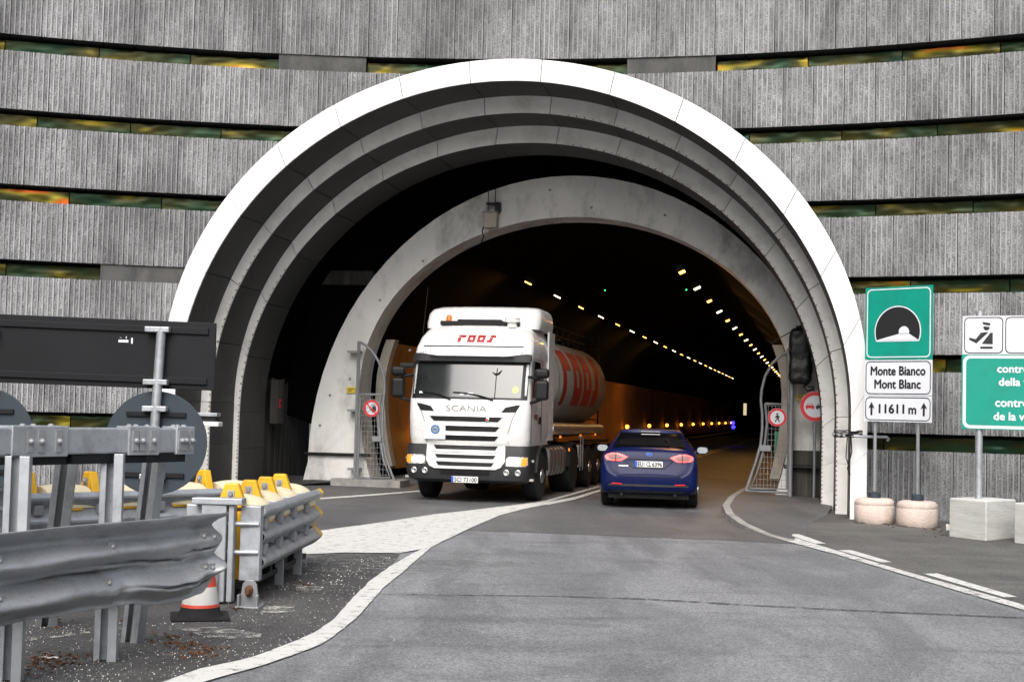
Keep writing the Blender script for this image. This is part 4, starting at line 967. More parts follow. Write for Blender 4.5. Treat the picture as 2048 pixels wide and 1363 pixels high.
for cx, cy in ((311, 885), (-38, 878)):
    c_ = L2(cx, cy); r = 103 * s_
    dd = MB().prism(circ(c_[0], c_[1], r, .002, 64), (0, .02, 0)).build('round_sign_back', 'disc', t, bevel=.004)
    for f in (-.62, .55): MB().box(c_[0] - .27, c_[0] + .27, -.022, .001, c_[1] + f * r - .022, c_[1] + f * r + .022).build('rail', 'dark', dd, bevel=.004)
    top = L2(cx + 6, 655)[1]
    MB().tube([(c_[0] - .05, -.06, 0), (c_[0] + .035, -.06, top)], .042, 14).build('post', 'galv', t, smooth=50)
    for zz in (top - .02, L2(cx, 764)[1], L2(cx, 817)[1], L2(cx, 952)[1]):
        MB().box(c_[0] - .11, c_[0] + .11, -.10, -.022, zz - .025, zz + .025).build('clamp', 'galv', t, bevel=.008)
mb = MB(); q = L2(252, 681); text(mb, '- 1 -', q[0], q[1] + .03, -.004, .12, .02); mb.box(q[0] - .07, q[0] + .02, -.004, -.001, q[1] - .015, q[1] + .008); mb.box(q[0] + .045, q[0] + .06, -.004, -.001, q[1] - .025, q[1] + .025)
mb.build('sticker', 'signw', t)

# ================================================================ crash cushions
cush = thing('crash_cushion', 'galvanised crash cushion with yellow diaphragms and cream covers beside the traffic cone', 'crash cushion', (-2.53, 12.6, 0), R(-3), 'crash cushions')
cush.scale = (.7, 1, 1)
def wave(z): return .062 * math.cos(2 * math.pi * (z - .80) / .225)
def rail_seg(sx, y0, y1, big):
    mb = MB(); zs = [.27 + .585 * i / 26 for i in range(27)]
    return mb.loft([[(sx * (.40 + big + wave(z) * (1 if .3 < z < .84 else .9)), y, z) for z in zs] + [(sx * (.392 + big + wave(z)), y, z) for z in zs[::-1]] for y in (y0, y1)])
SP = .68
for sx in (-1, 1):
    for k in range(4):
        sg = rail_seg(sx, .22 + SP * k, .22 + SP * (k + 1) + .10, .012 * (4 - k)).build('side_rail', 'galv', cush, smooth=40)
        for z in (.69, .46):
            MB().box(min(sx * .40, sx * (.45 + .012 * (4 - k))), max(sx * .40, sx * (.45 + .012 * (4 - k))), .30 + SP * k, .40 + SP * k, z - .05, z + .05).build('rail_clip', 'steel', sg, bevel=.012)
            MB().box(min(sx * .385, sx * (.375 + .012 * (4 - k))), max(sx * .385, sx * (.375 + .012 * (4 - k))), .52 + SP * k, .84 + SP * k, z - .012, z + .012).build('slot', 'black' if z < .5 else 'yellow', sg)
    mb = rail_seg(sx, .22 + SP * 4 + .06, .22 + SP * 4 + .28, .0); mb.build('nose_rail', 'yellow', cush, smooth=40)
    MB().box(min(sx * .22, sx * .48), max(sx * .22, sx * .48), .10, .215, .20, .86).build('end_plate', 'galv', cush, bevel=.008)
for k in range(4):
    y = .35 + SP * k
    pl = MB().prism([(-.20, y, .82), (.20, y, .82), (.085, y, 1.04), (-.085, y, 1.04)], (0, .09, 0)).build('diaphragm', 'yellow', cush, bevel=.012)
    MB().box(-.045, .045, y - .014, y - .002, .82, .98).build('tab', 'galv', pl)
    MB().lathe((0, y - .014, .945), (0, -1, 0), [(0, .03), (.012, .03), (.024, .018)], 10).build('bolt', 'steel', pl)
    MB().box(-.33, .33, y, y + .10, .18, .79).build('diaphragm_plate', 'dark' if k else 'yellow', cush)  # inner plates coloured dark to stand for the shade inside the cushion
    MB().box(-.46, .44, y + .11, y + .15, .76, .84).build('crossbar', 'galv', cush, bevel=.006)
    rg = []
    for j in range(9):
        f = j / 8; bul = 1 + .12 * math.sin(math.pi * f)
        rg.append([(0.02 + .37 * bul * math.cos(th), y + .16 + (SP - .20) * f, .70 + .20 * bul * math.sin(th)) for th in [math.pi * i / 20 for i in range(21)]])
    MB().loft(rg).build('cover', 'cream', cush, smooth=50)
MB().box(-.24, .08, -.02, .10, .02, .87).build('anchor_column', 'galv', cush, bevel=.01)
MB().box(.10, .17, .0, .12, .02, .87).build('anchor_column', 'galv', cush, bevel=.008)
MB().box(-.36, .28, -.04, .13, .872, .93).build('anchor_cap', 'galv', cush, bevel=.008)
for z in (.70, .45): MB().cyl((-.55, .02, z), (.46, .10, z), .022, n=10).build('tie_rod', 'galv', cush, smooth=50)
for y in (1.45, 2.35):
    MB().box(.26, .38, y, y + .05, 0, .45).build('leg', 'steel', cush, bevel=.006); MB().box(-.38, -.26, y, y + .05, 0, .45).build('leg', 'steel', cush, bevel=.006)
MB().box(-.3, .3, .2, 2.9, .12, .17).build('slide_rail', 'black', cush)
MB().prism([(-.14, .0, 0), (-.02, -.08, 0), (-.02, -.08, .30), (-.14, .0, .30)], (.03, .02, 0)).build('foot_plate', 'galv', cush)
fb = MB(); fb.prism([(.32, -.16, .0), (.58, -.16, .0), (.54, -.16, .20), (.50, -.16, .24), (.40, -.16, .24), (.36, -.16, .20)], (0, .03, 0)); fb.box(.30, .60, -.24, -.0, -.01, .022); fb.box(.32, .35, -.23, -.16, 0, .12); fb.box(.55, .58, -.23, -.16, 0, .12)
fb.build('cable_anchor', 'steel', cush, bevel=.008)
MB().lathe((.45, -.16, .15), (0, -1, 0), [(0, .05), (.03, .05), (.05, .03), (.09, .028)], 12).build('anchor_nut', 'rust', cush, smooth=40)
c2 = copy_tree(cush); c2.location = (-5.0, 13.75, 0); c2.rotation_euler = (0, 0, R(-44))
c2['label'] = 'crash cushion half hidden behind the dented guard rail, cream covers and two yellow tabs showing'

# ================================================================ dented guard rail with box beam
gdr = thing('guard_rail', 'dented triple-wave galvanised guard rail with a box beam above in the left foreground', 'guard rail')
CLN = [(-3.75, 6.6), (-3.40, 7.55), (-3.02, 8.5), (-2.62, 9.35), (-2.25, 10.1), (-2.04, 10.42)]
def cline(f):
    t_ = f * (len(CLN) - 1); i = min(int(t_), len(CLN) - 2); g_ = t_ - i
    a, b = Vector((*CLN[i], 0)), Vector((*CLN[i + 1], 0)); p = a.lerp(b, g_)
    d = (Vector((*CLN[min(i + 1, len(CLN) - 1)], 0)) - Vector((*CLN[i], 0))).normalized()
    return p, d
def railp(f, g_):
    p, d = cline(f); nrm = Vector((d.y, -d.x, 0))        # towards the road
    z = .40 + .57 * g_
    wv = .062 * math.cos(2 * math.pi * (1 - g_) * 2.5 + .2)
    o = wv
    o += .03 * nz(f * 5, g_ * 2) + .012 * nz(f * 17, g_ * 6)
    for fc, gc, fw, gw, dp in ((.66, .55, .16, .10, -.05), (.86, .60, .12, .07, -.07), (.92, .16, .05, .10, -.10), (.62, .22, .08, .12, -.05), (.78, .05, .10, .10, -.05), (.45, .5, .2, .08, -.03), (.97, .3, .03, .15, .05), (.7, .9, .2, .12, .035)):
        q = ((f - fc) / fw) ** 2 + ((g_ - gc) / gw) ** 2; o += dp * math.exp(-q)
    for fc, gc, fw, gw, dp in ((.72, .50, .10, .012, -.05), (.90, .56, .09, .012, -.05), (.80, .20, .10, .015, -.06), (.93, .10, .05, .012, -.06), (.58, .42, .12, .014, -.045), (.65, .12, .012, .12, -.05)):
        gg = gc + .02 * nz(f * 22, gc * 9); q = ((f - fc) / fw) ** 2 + ((g_ - gg) / gw) ** 2; o += dp * math.exp(-q)
    z += .02 * nz(f * 4, 3.3) + (.018 * nz(f * 14, g_ * 3, 7)) * (1 - g_) - .05 * (1 - g_) * math.exp(-((f - .80) / .10) ** 2) + .05 * max(0, f - .93) / .07 * (1 - g_) * 1.5
    if f > .90: o += -.08 * ((f - .90) / .10) ** 2 * (1 if g_ < .93 else .6)
    return p + nrm * o + Vector((0, 0, z))
mb = MB(); NU, NVV = 150, 64
mb.grid(railp, NU, NVV)
o = mb.build('rail_beam', 'galvd', gdr, smooth=70)
so_ = o.modifiers.new('solid', 'SOLIDIFY'); so_.thickness = .006
for f, g_ in ((.615, .71), (.615, .30), (.93, .70), (.93, .32), (.88, .72), (.90, .33), (.40, .7), (.40, .3)):
    p = railp(f, g_); pq, d = cline(f); nrm = Vector((d.y, -d.x, 0)); mt = Matrix.Translation(p) @ Matrix.Rotation(math.atan2(d.y, d.x), 4, 'Z')
    mb = MB(); mb.box(-.03, .03, -.008, .006, -.03, .03, mat=mt); pl = mb.build('washer', 'steel', gdr)
    MB().lathe(p + nrm * .004, nrm, [(0, .018), (.014, .018), (.024, .008)], 8).build('bolt', 'steel', pl)
def cpost(name, p0, p1, wd, dp, rz, mat='galv'):
    """C-section post from p0 to p1"""
    mb = MB(); p0, p1 = Vector(p0), Vector(p1); t_ = .008
    ca, sa = math.cos(rz), math.sin(rz)
    pr = [(-wd / 2, 0), (-wd / 2 + wd * .28, 0), (-wd / 2 + wd * .28, t_), (-wd / 2 + t_, t_), (-wd / 2 + t_, dp - t_), (wd / 2 - t_, dp - t_), (wd / 2 - t_, t_), (wd / 2 - wd * .42, t_), (wd / 2 - wd * .42, 0), (wd / 2, 0), (wd / 2, dp), (-wd / 2, dp)]
    mb.loft([[p + Vector((x * ca - y * sa, x * sa + y * ca, 0)) for x, y in pr] for p in (p0, p1)])
    return mb.build(name, mat, gdr, bevel=.004)
for f in (.47, .66, .25):
    p, d = cline(f); nrm = Vector((d.y, -d.x, 0)); q = p - nrm * .20
    cpost('post', (q.x, q.y, -.02), (q.x, q.y, 1.40), .15, .10, R(8))
cpost('post', (-3.55, 11.1, -.02), (-3.20, 10.35, 1.42), .16, .10, R(15)); cpost('post', (-2.74, 10.45, -.02), (-2.58, 10.3, 1.42), .14, .10, R(-20))
cpost('post', (-4.6, 9.4, -.02), (-4.25, 8.9, 1.42), .16, .10, R(15))
BL = [Vector((-3.95, 7.2, 0)), Vector((-3.12, 9.05, 0)), Vector((-2.72, 9.75, 0)), Vector((-2.50, 10.05, 0)), Vector((-2.34, 10.35, 0))]
mb = MB(); rg = []
for i, p in enumerate(BL):
    d = (BL[min(i + 1, 4)] - BL[max(i - 1, 0)]).normalized(); nn = Vector((d.y, -d.x, 0))
    rg.append([p + nn * a + Vector((0, 0, z)) for a, z in ((.06, 1.40), (.06, 1.575), (-.06, 1.575), (-.06, 1.40))])
mb.loft(rg).build('box_beam', 'galv', gdr, bevel=.012)
def bl(f):
    t_ = f * 4; i = min(int(t_), 3); return BL[i].lerp(BL[i + 1], t_ - i), (BL[i + 1] - BL[i]).normalized()
for f0, f1, e in ((.235, .36, .012), (.56, .74, .012), (.86, 1.0, .012)):
    rg = []
    for f in (f0, (f0 + f1) / 2, f1):
        p, d = bl(min(f, .999)); nn = Vector((d.y, -d.x, 0)); rg.append([p + nn * a + Vector((0, 0, z)) for a, z in ((.06 + e, 1.40 - e), (.06 + e, 1.575 + e), (-.06 - e, 1.575 + e), (-.06 - e, 1.40 - e))])
    sl_ = MB().loft(rg).build('splice_sleeve', 'galv', gdr, bevel=.006)
    for j, f in enumerate((f0 + .2 * (f1 - f0), f0 + .42 * (f1 - f0), f0 + .78 * (f1 - f0))):
        p, d = bl(min(f, .99)); nn = Vector((d.y, -d.x, 0)); mt = Matrix.Translation(p + nn * (.06 + e + .004) + Vector((0, 0, 1.488))) @ Matrix.Rotation(math.atan2(d.y, d.x), 4, 'Z')
        MB().box(-.025, .025, -.006, .004, -.07, .07, mat=mt).build('washer_plate', 'steel', sl_)
        MB().lathe(p + nn * (.07 + e) + Vector((0, 0, 1.488)), nn, [(0, .02), (.012, .02), (.02, .012), (.03, .01)], 8).build('bolt', 'steel', sl_)
        MB().lathe(p + Vector((0, 0, 1.585)), (0, 0, 1), [(0, .022), (.012, .018), (.016, .005)], 8).build('bolt', 'steel', sl_)
for f in (.30, .44, .66, .80):
    p, d = bl(f); mt = Matrix.Translation(p) @ Matrix.Rotation(math.atan2(d.y, d.x), 4, 'Z'); MB().box(-.2, .2, -.05, .12, 1.335, 1.396, mat=mt).build('bracket', 'dark', gdr)

# ================================================================ cones, rope
def cone(loc, rz, label):
    t = thing('traffic_cone', label, 'cone', loc, rz, 'traffic cones')
    MB().box(-.235, .235, -.235, .235, 0, .03).build('base', 'rubber', t, bevel=.012)
    prof = [(.03, .19), (.06, .165), (.10, .155)]
    MB().lathe((0, 0, 0), (0, 0, 1), prof, 28).build('base_collar', 'rubber', t, smooth=50)
    zs = [.10, .125, .265, .40, .53, .65, .75]
    for i in range(6):
        r0 = .155 - .115 * (zs[i] - .10) / .65; r1 = .155 - .115 * (zs[i + 1] - .10) / .65
        MB().cyl((0, 0, zs[i]), (0, 0, zs[i + 1]), r0, r1, 28).build('cone_band', 'coner' if i % 2 == 0 else 'conew', t, smooth=50)
    return t
cone((-2.50, 11.75, 0), R(14), 'orange and white striped traffic cone on a black base beside the dented rail')
p = G(322, 1010); cone((p.x, p.y, 0), R(5), 'far red and white traffic cone peeping out beneath the round sign back')
mb = MB(); a, b = D(330, 1012, 17.5), D(418, 992, 17.5)
mb.tube([a.lerp(b, i / 12) - Vector((0, 0, .10 * math.sin(math.pi * i / 12))) for i in range(13)], .012, 6)
o = mb.build('rope', 'conew'); tag(o, 'pale rope sagging between the far cone and the crash cushion', 'rope')

# ================================================================ grit and litter
mb = MB(); cnt = 0
poly = [(0, 1390), (330, 1363), (500, 1318), (640, 1258), (713, 1189), (778, 1135), (800, 1112), (610, 1112), (540, 1190), (430, 1240), (0, 1250)]
def inside(x, y):
    c = False
    for (x0, y0), (x1, y1) in zip(poly, poly[1:] + poly[:1]):
        if (y0 > y) != (y1 > y) and x < (x1 - x0) * (y - y0) / (y1 - y0) + x0: c = not c
    return c
while cnt < 1900:
    x, y = random.uniform(0, 860), random.uniform(1108, 1390)
    if not inside(x, y) and random.random() > .03: continue
    dens = .25 + .75 * max(0, nz(x / 90, y / 40) + .35)
    if random.random() > dens: continue
    p = G(x, y, .006); s0 = random.choice((.003, .004, .005, .007)) * (1.5 if y < 1180 else 1)
    vs = [p + Vector((random.uniform(-1, 1), random.uniform(-1, 1), random.uniform(0, .3))) * s0 for _ in range(3)] + [p + Vector((0, 0, s0 * 1.1))]
    mb.add(vs, [(0, 1, 2), (0, 1, 3), (1, 2, 3), (2, 0, 3)]); cnt += 1
o = mb.build('grit', 'debris'); tag(o, 'scattered white grit over the dark shoulder', 'grit', kind='stuff')
mb = MB()
for cx, cy, sx, sy, n_ in ((395, 1300, 26, 9, 60), (350, 1288, 14, 5, 20), (100, 1320, 26, 10, 60), (60, 1330, 40, 8, 30), (190, 1316, 12, 4, 8), (340, 1275, 30, 6, 20), (470, 1216, 12, 2, 10), (610, 1170, 16, 8, 10), (560, 1185, 30, 20, 14), (150, 1240, 60, 12, 20), (1880, 1060, 18, 6, 40), (1785, 1045, 6, 4, 16)):
    for _ in range(n_):
        p = G(random.gauss(cx, sx), random.gauss(cy, sy), .008); a = random.uniform(0, 6.3); l, w0 = random.uniform(.012, .035), random.uniform(.006, .014)
        d = Vector((math.cos(a), math.sin(a), 0)); n0 = Vector((-d.y, d.x, 0)); up = Vector((0, 0, random.uniform(.004, .02)))
        mb.add([p - d * l, p + n0 * w0 + up, p + d * l, p - n0 * w0 + up], [(0, 1, 2), (0, 2, 3)])
o = mb.build('leaf_litter', 'leaf'); tag(o, 'brown dead leaf litter gathered on the shoulder', 'leaves', kind='stuff')
p = G(75, 1315, .01)
o = MB().grid(lambda i, j: (p.x + .13 * i, p.y + .05 * j, .01 + .02 * abs(nz(i * 4, j * 3))), 6, 3).build('paper_scrap', 'conew'); tag(o, 'crumpled white paper scrap under the guard rail', 'litter')
p = G(1893, 1061, .01)
o = MB().grid(lambda i, j: (p.x + .09 * i, p.y + .04 * j, .01 + .10 * j + .04 * abs(nz(i * 4, j * 3))), 6, 4).build('paper_scrap', 'conew'); tag(o, 'crumpled white paper scrap beside the square concrete block', 'litter')
# ================================================================ vehicles
from mathutils.bvhtree import BVHTree
def catmull(P, n):
    out = []
    for i in range(len(P) - 1):
        p0, p1, p2, p3 = P[max(i - 1, 0)], P[i], P[i + 1], P[min(i + 2, len(P) - 1)]
        for k in range(n):
            t = k / n
            out.append([.5 * (2 * b + (c - a) * t + (2 * a - 5 * b + 4 * c - d) * t * t + (3 * b - a - 3 * c + d) * t ** 3) for a, b, c, d in zip(p0, p1, p2, p3)])
    out.append(list(P[-1])); return out
class Proj:
    def __init__(s, mb): s.t = BVHTree.FromPolygons([Vector(v) for v in mb.v], mb.f)
    def y(s, x, z, default=0.):
        h = s.t.ray_cast(Vector((x, -3, z)), Vector((0, 1, 0))); return h[0].y if h[0] else default
    def xs(s, y, z, sgn=1):
        h = s.t.ray_cast(Vector((sgn * 4, y, z)), Vector((-sgn, 0, 0))); return h[0].x if h[0] else sgn
    def zt(s, x, y):
        h = s.t.ray_cast(Vector((x, y, 6)), Vector((0, 0, -1))); return h[0].z if h[0] else 0
def fpatch(pr, mb, poly, off, m=0, rings=3, inner=None):
    """polygon (x,z) laid on the front/rear surface, subdivided towards its centre (or to a scaled inner outline)"""
    P = []
    for (a, b) in zip(poly, poly[1:] + poly[:1]):
        n = max(1, int(math.hypot(b[0] - a[0], b[1] - a[1]) / .06))
        for k in range(n): P.append((a[0] + (b[0] - a[0]) * k / n, a[1] + (b[1] - a[1]) * k / n))
    cx, cz = sum(p[0] for p in P) / len(P), sum(p[1] for p in P) / len(P)
    s0 = inner if inner is not None else .02
    rg = []
    for k in range(rings + 1):
        s_ = 1 + (s0 - 1) * k / rings; r = []
        for x, z in P:
            xx, zz = cx + (x - cx) * s_, cz + (z - cz) * s_; r.append((xx, pr.y(xx, zz) - off, zz))
        rg.append(r)
    skirt = [(x, y + off + .02, z) for x, y, z in rg[0]]
    mb.loft([skirt] + rg, False, m)
    if inner is None: mb.f.append(tuple(len(mb.v) - len(P) + i for i in range(len(P)))); mb.m.append(m)
    return mb
def gpatch(pr, mb, x0, x1, z0, z1, off, m=0, nx=14, nzz=4, zt=None):
    return mb.grid(lambda i, j: (lambda x, z: (x, pr.y(x, z) - off, z))(x0 + (x1 - x0) * i, z0 + (z1 - z0) * j), nx, nzz, m)
def wheel(parent, x, y, r, wd, rimr, side, twin=False, name='wheel'):
    e = bpy.data.objects.new(name, None); COL.objects.link(e); e.parent = parent; e.location = (x, y, r)
    w2 = wd / 2
    MB().lathe((-w2, 0, 0), (1, 0, 0), [(0, rimr), (0, r - .05), (.03, r - .008), (.06, r), (wd - .06, r), (wd - .03, r - .008), (wd, r - .05), (wd, rimr)], 40).build('tyre', 'rubber', e, smooth=35)
    s_ = side
    prof = [(0, rimr * .99), (.012, rimr), (-.02, rimr * .93), (-.10, rimr * .80), (-.09, rimr * .55), (.03, rimr * .48), (.05, rimr * .28), (.07, rimr * .12)]
    if twin: prof = [(0, rimr), (.01, rimr), (-.03, rimr * .93), (-.16, rimr * .85), (-.17, rimr * .4), (-.05, rimr * .34), (-.03, rimr * .1)]
    rim = MB().lathe((s_ * (w2 - .02), 0, 0), (s_, 0, 0), prof, 32).build('rim', 'alu', e, smooth=35)
    mb = MB()
    for k in range(10):
        a = 2 * math.pi * k / 10; c, q = rimr * .66 * math.cos(a), rimr * .66 * math.sin(a); mb.cyl((s_ * (w2 - .14), c, q), (s_ * (w2 - (.09 if not twin else .19)), c, q), .045 if rimr > .24 else .02, n=8)
    mb.build('hand_hole' if not twin else 'wheel_nut', 'black', rim)
    return e
def logo_rects(ch):
    if ch == 'r': return [(0, .42, 0, 1), (.42, 1, .64, 1)]
    if ch == 'o': return [(0, 1, 0, .33), (0, 1, .67, 1), (0, .33, .33, .67), (.67, 1, .33, .67)]
    return [(.30, .70, 0, 1), (.70, 1.05, .66, 1), (0, .30, 0, .33)]
def logo_polys(x0, z0, wd, h, gap, shear):
    out = []
    for k, ch in enumerate('roos'):
        bx = x0 + k * (wd + gap)
        for a, b, c, d in logo_rects(ch):
            out.append([(bx + wd * p + shear * h * q, z0 + h * q) for p, q in ((a, c), (b, c), (b, d), (a, d))])
    return out

# ---------------------------------------------------------------- tractor unit
trk = thing('truck', 'white lorry tractor unit with lit headlamps emerging from the tunnel', 'truck', (-.83, 27.2, 0), R(-12.3))
def interp(tab, z):
    for a, b in zip(tab, tab[1:]):
        if z <= b[0]: f = (z - a[0]) / (b[0] - a[0]); return [p + (q - p) * f for p, q in zip(a[1:], b[1:])]
    return tab[-1][1:]
def secpoly(z, yf, hw, r, yb, crown=.06):
    P = [(-hw, yb, z), (-hw, (yb + yf + r) / 2, z)]
    for k in range(9):
        th = math.pi - math.pi / 2 * k / 8; P.append((-(hw - r) + r * math.cos(th), yf + r + crown - r * math.sin(th) , z))
    for k in range(1, 12):
        x = -(hw - r) + 2 * (hw - r) * k / 12; P.append((x, yf + crown * (x / (hw - r)) ** 2, z))
    for k in range(9):
        th = math.pi / 2 - math.pi / 2 * k / 8; P.append(((hw - r) + r * math.cos(th), yf + r + crown - r * math.sin(th), z))
    P += [(hw, (yb + yf + r) / 2, z), (hw, yb, z)]
    return P
tab = [(1.10, .06, 1.17, .22), (1.25, .03, 1.19, .22), (1.60, .02, 1.20, .20), (1.93, .04, 1.20, .17), (1.99, .07, 1.19, .16), (2.73, .27, 1.16, .15), (2.76, .24, 1.17, .16), (2.86, .25, 1.175, .18),
       (2.98, .31, 1.17, .20), (3.18, .46, 1.13, .24), (3.32, .62, 1.07, .28), (3.42, .80, 1.0, .3), (3.47, 1.0, .93, .3), (3.49, 1.3, .85, .3)]
body = MB(); body.loft([secpoly(z, *interp(tab, z), 2.1) for z, *_ in tab])
body.build('cab', 'tpaint', trk, smooth=38)
cp = Proj(body)
# windscreen with its black surround
mb = MB(); gpatch(cp, mb, -1.14, 1.14, 1.97, 2.75, .006, nx=30, nzz=8); mb.build('windscreen_surround', 'black', trk, smooth=50)
mb = MB(); gpatch(cp, mb, -1.02, 1.02, 2.01, 2.66, .014, nx=34, nzz=10); ws = mb.build('windscreen', 'glass', trk, smooth=60)
mb = MB(); fpatch(cp, mb, [(.93 + .065 * math.cos(a * .4189) - .02, 2.17 + .065 * math.sin(a * .4189)) for a in range(15)], .020); mb.build('sticker', 'vign', ws)
for x0, x1, z0, z1 in ((-.99, -.91, 2.07, 2.11), (-.16, -.08, 2.05, 2.08), (-.02, .10, 2.05, 2.10)):
    mb = MB(); gpatch(cp, mb, x0, x1, z0, z1, .02, nx=2, nzz=1); mb.build('sticker', 'signw', ws)
for x0, x1 in ((-.30, .50), (-.93, -.34)):
    mb = MB(); a = [(x0 + (x1 - x0) * k / 6, 2.10 - .14 * (k / 6) ** 2) for k in range(7)]
    mb.tube([(x, cp.y(x, z) - .035, z) for x, z in a], [.012] * 4 + [.018] * 3, 6); mb.build('wiper', 'black', trk)
mb = MB(); zz = [(.52, 2.0), (.52, 2.2), (.52, 2.44), (.53, 2.58)]
mb.tube([(x, cp.y(x, z) - .03, z) for x, z in zz], .006, 5); mb.tube([(x, cp.y(x, z) - .03, z) for x, z in ((.44, 2.50), (.50, 2.46), (.56, 2.47), (.62, 2.54))], [.006, .02, .018, .005], 6); mb.build('antenna_toy', 'black', trk)
# sun visor, led bars, logo
mb = MB()
for z0, z1, y0 in ((2.70, 2.80, .10),):
    rg = []
    for k in range(25):
        x = -1.17 + 2.34 * k / 24; dip = .05 * max(0, 1 - abs(abs(x) - 1.05) / .35); yy = cp.y(max(-1.12, min(1.12, x)), 2.78)
        rg.append([(x, yy - .11, 2.70), (x, yy + .02, 2.74), (x, yy + .02, 2.815 + dip), (x, yy - .03, 2.80 + dip)])
    mb.loft(rg)
mb.build('sun_visor', 'black', trk, smooth=40)
for x in (-.93, .90):
    yy = cp.y(x, 2.90); lb = MB().box(x - .10, x + .10, yy - .03, yy + .03, 2.872, 2.918).build('led_bar', 'black', trk, bevel=.008)
    for k in range(4): MB().lathe((x - .07 + .047 * k, yy - .031, 2.895), (0, -1, 0), [(0, .017), (.006, .015)], 8).build('led', 'led', lb)
mb = MB()
for p in logo_polys(-.33, 3.08, .15, .145, .045, .12): fpatch(cp, mb, p, .006, rings=1)
mb.build('logo', 'tred', trk)
mb = MB(); gpatch(cp, mb, -1.0, 1.0, 2.985, 3.01, .006, nx=24, nzz=1); mb.build('seam_strip', 'black', trk)
# grille openings with white lips
for x0, x1, z0, z1 in ((-.72, .66, 1.545, 1.635), (-.66, .62, 1.36, 1.455), (-.64, .60, 1.18, 1.275)):
    mb = MB(); fpatch(cp, mb, [(x0 + .06, z0), (x1 - .06, z0), (x1, z1 - .03), (x1, z1), (x0, z1), (x0, z1 - .03)], .005); mb.build('grille_opening', 'black', trk)
    mb = MB(); rg = []
    for k in range(17):
        x = x0 - .03 + (x1 - x0 + .06) * k / 16; yy = cp.y(x, z1 + .02)
        rg.append([(x, yy + .01, z1 + .045), (x, yy - .022, z1 + .035), (x, yy - .030, z1 + .006), (x, yy + .01, z1 + .001)])
    mb.loft(rg).build('grille_lip', 'tpaint', trk, smooth=40)
for s_ in (-1, 1):
    mb = MB(); fpatch(cp, mb, [(s_ * .66, 1.73), (s_ * .94, 1.74), (s_ * 1.02, 1.87), (s_ * .96, 1.88), (s_ * .74, 1.83)], .006); mb.build('air_vent', 'black', trk)
    mb = MB(); pts = [(s_ * .80, 1.13), (s_ * .80, 1.35), (s_ * .88, 1.62), (s_ * 1.0, 1.88), (s_ * 1.06, 1.96)]
    mb.tube([(x, cp.y(x, z) + .002, z) for x, z in pts], .007, 5); mb.build('panel_gap', 'trim', trk)
mb = MB(); vs, fs_ = text_verts('SCANIA', .80, .115)
n0 = len(mb.v); mb.add([(a - .02, cp.y(a, 1.80) - .012, 1.795 + b) for a, b in vs], fs_); mb.build('lettering', 'lens', trk)
mb = MB(); mb.lathe((.40, cp.y(.4, 1.59) - .006, 1.59), (0, -1, 0), [(0, .045), (.014, .042), (.018, .03)], 16); bd = mb.build('badge', 'chrome', trk)
MB().lathe((.40, cp.y(.4, 1.59) - .026, 1.59), (0, -1, 0), [(0, .024), (.004, .022)], 12).build('badge_centre', 'red', bd)
yy = cp.y(-.62, 1.36)
hp_ = MB().box(-.84, -.42, yy - .03, yy - .012, 1.195, 1.525).build('notice_board', 'signw', trk, bevel=.006)
MB().ringp(circ(-.62, 1.38, .09, -.0, 24), circ(-.62, 1.38, .06, 0, 24), (0, .002, 0)).build('emblem', 'logoblue', hp_, loc=(0, yy - .034, 0)); MB().flat(circ(-.62, 1.38, .058, yy - .033, 24)).build('emblem_centre', 'lens', hp_)
mb = MB(); mb.box(-.66, -.58, yy - .037, yy - .035, 1.365, 1.395); mb.build('emblem_bar', 'logoblue', hp_)
# bumper
bt = [(.38, .10, 1.08, .30), (.44, -.02, 1.19, .26), (.60, -.05, 1.23, .22), (.68, -.05, 1.235, .2), (.90, -.03, 1.23, .2), (1.10, .01, 1.21, .2)]
bb = MB(); bb.loft([secpoly(z, *interp(bt, z), .62) for z, *_ in bt]); bb.build('bumper', 'trim', trk, smooth=40)
bp = Proj(bb)
mb = MB(); fpatch(bp, mb, [(-.77, 1.13), (.77, 1.13), (.77, .80), (.70, .69), (.60, .645), (-.60, .645), (-.70, .69), (-.77, .80)], .035, rings=4)
lp = mb.build('lower_grille_panel', 'tpaint', trk, smooth=35)
lpp = Proj(mb)
for x0, x1, z0, z1 in ((-.63, .63, 1.01, 1.09), (-.60, .60, .845, .915), (-.57, .57, .70, .775)):
    mb = MB(); fpatch(lpp, mb, [(x0 + .05, z0), (x1 - .05, z0), (x1, z1), (x0, z1)], .005); mb.build('grille_opening', 'black', lp)
mb = MB(); gpatch(lpp, mb, -.78, .78, .955, .963, .004, nx=12, nzz=1); mb.build('panel_gap', 'trim', lp)
mb = MB(); text(mb, 'R 410', -.42, .81, lpp.y(-.42, .81) - .02, .25, .055, bold=.004); mb.build('model_lettering', 'signw', lp)
mb = MB(); gpatch(bp, mb, -.48, .48, .53, .62, .006, nx=12, nzz=2); mb.build('bumper_slot', 'black', trk)
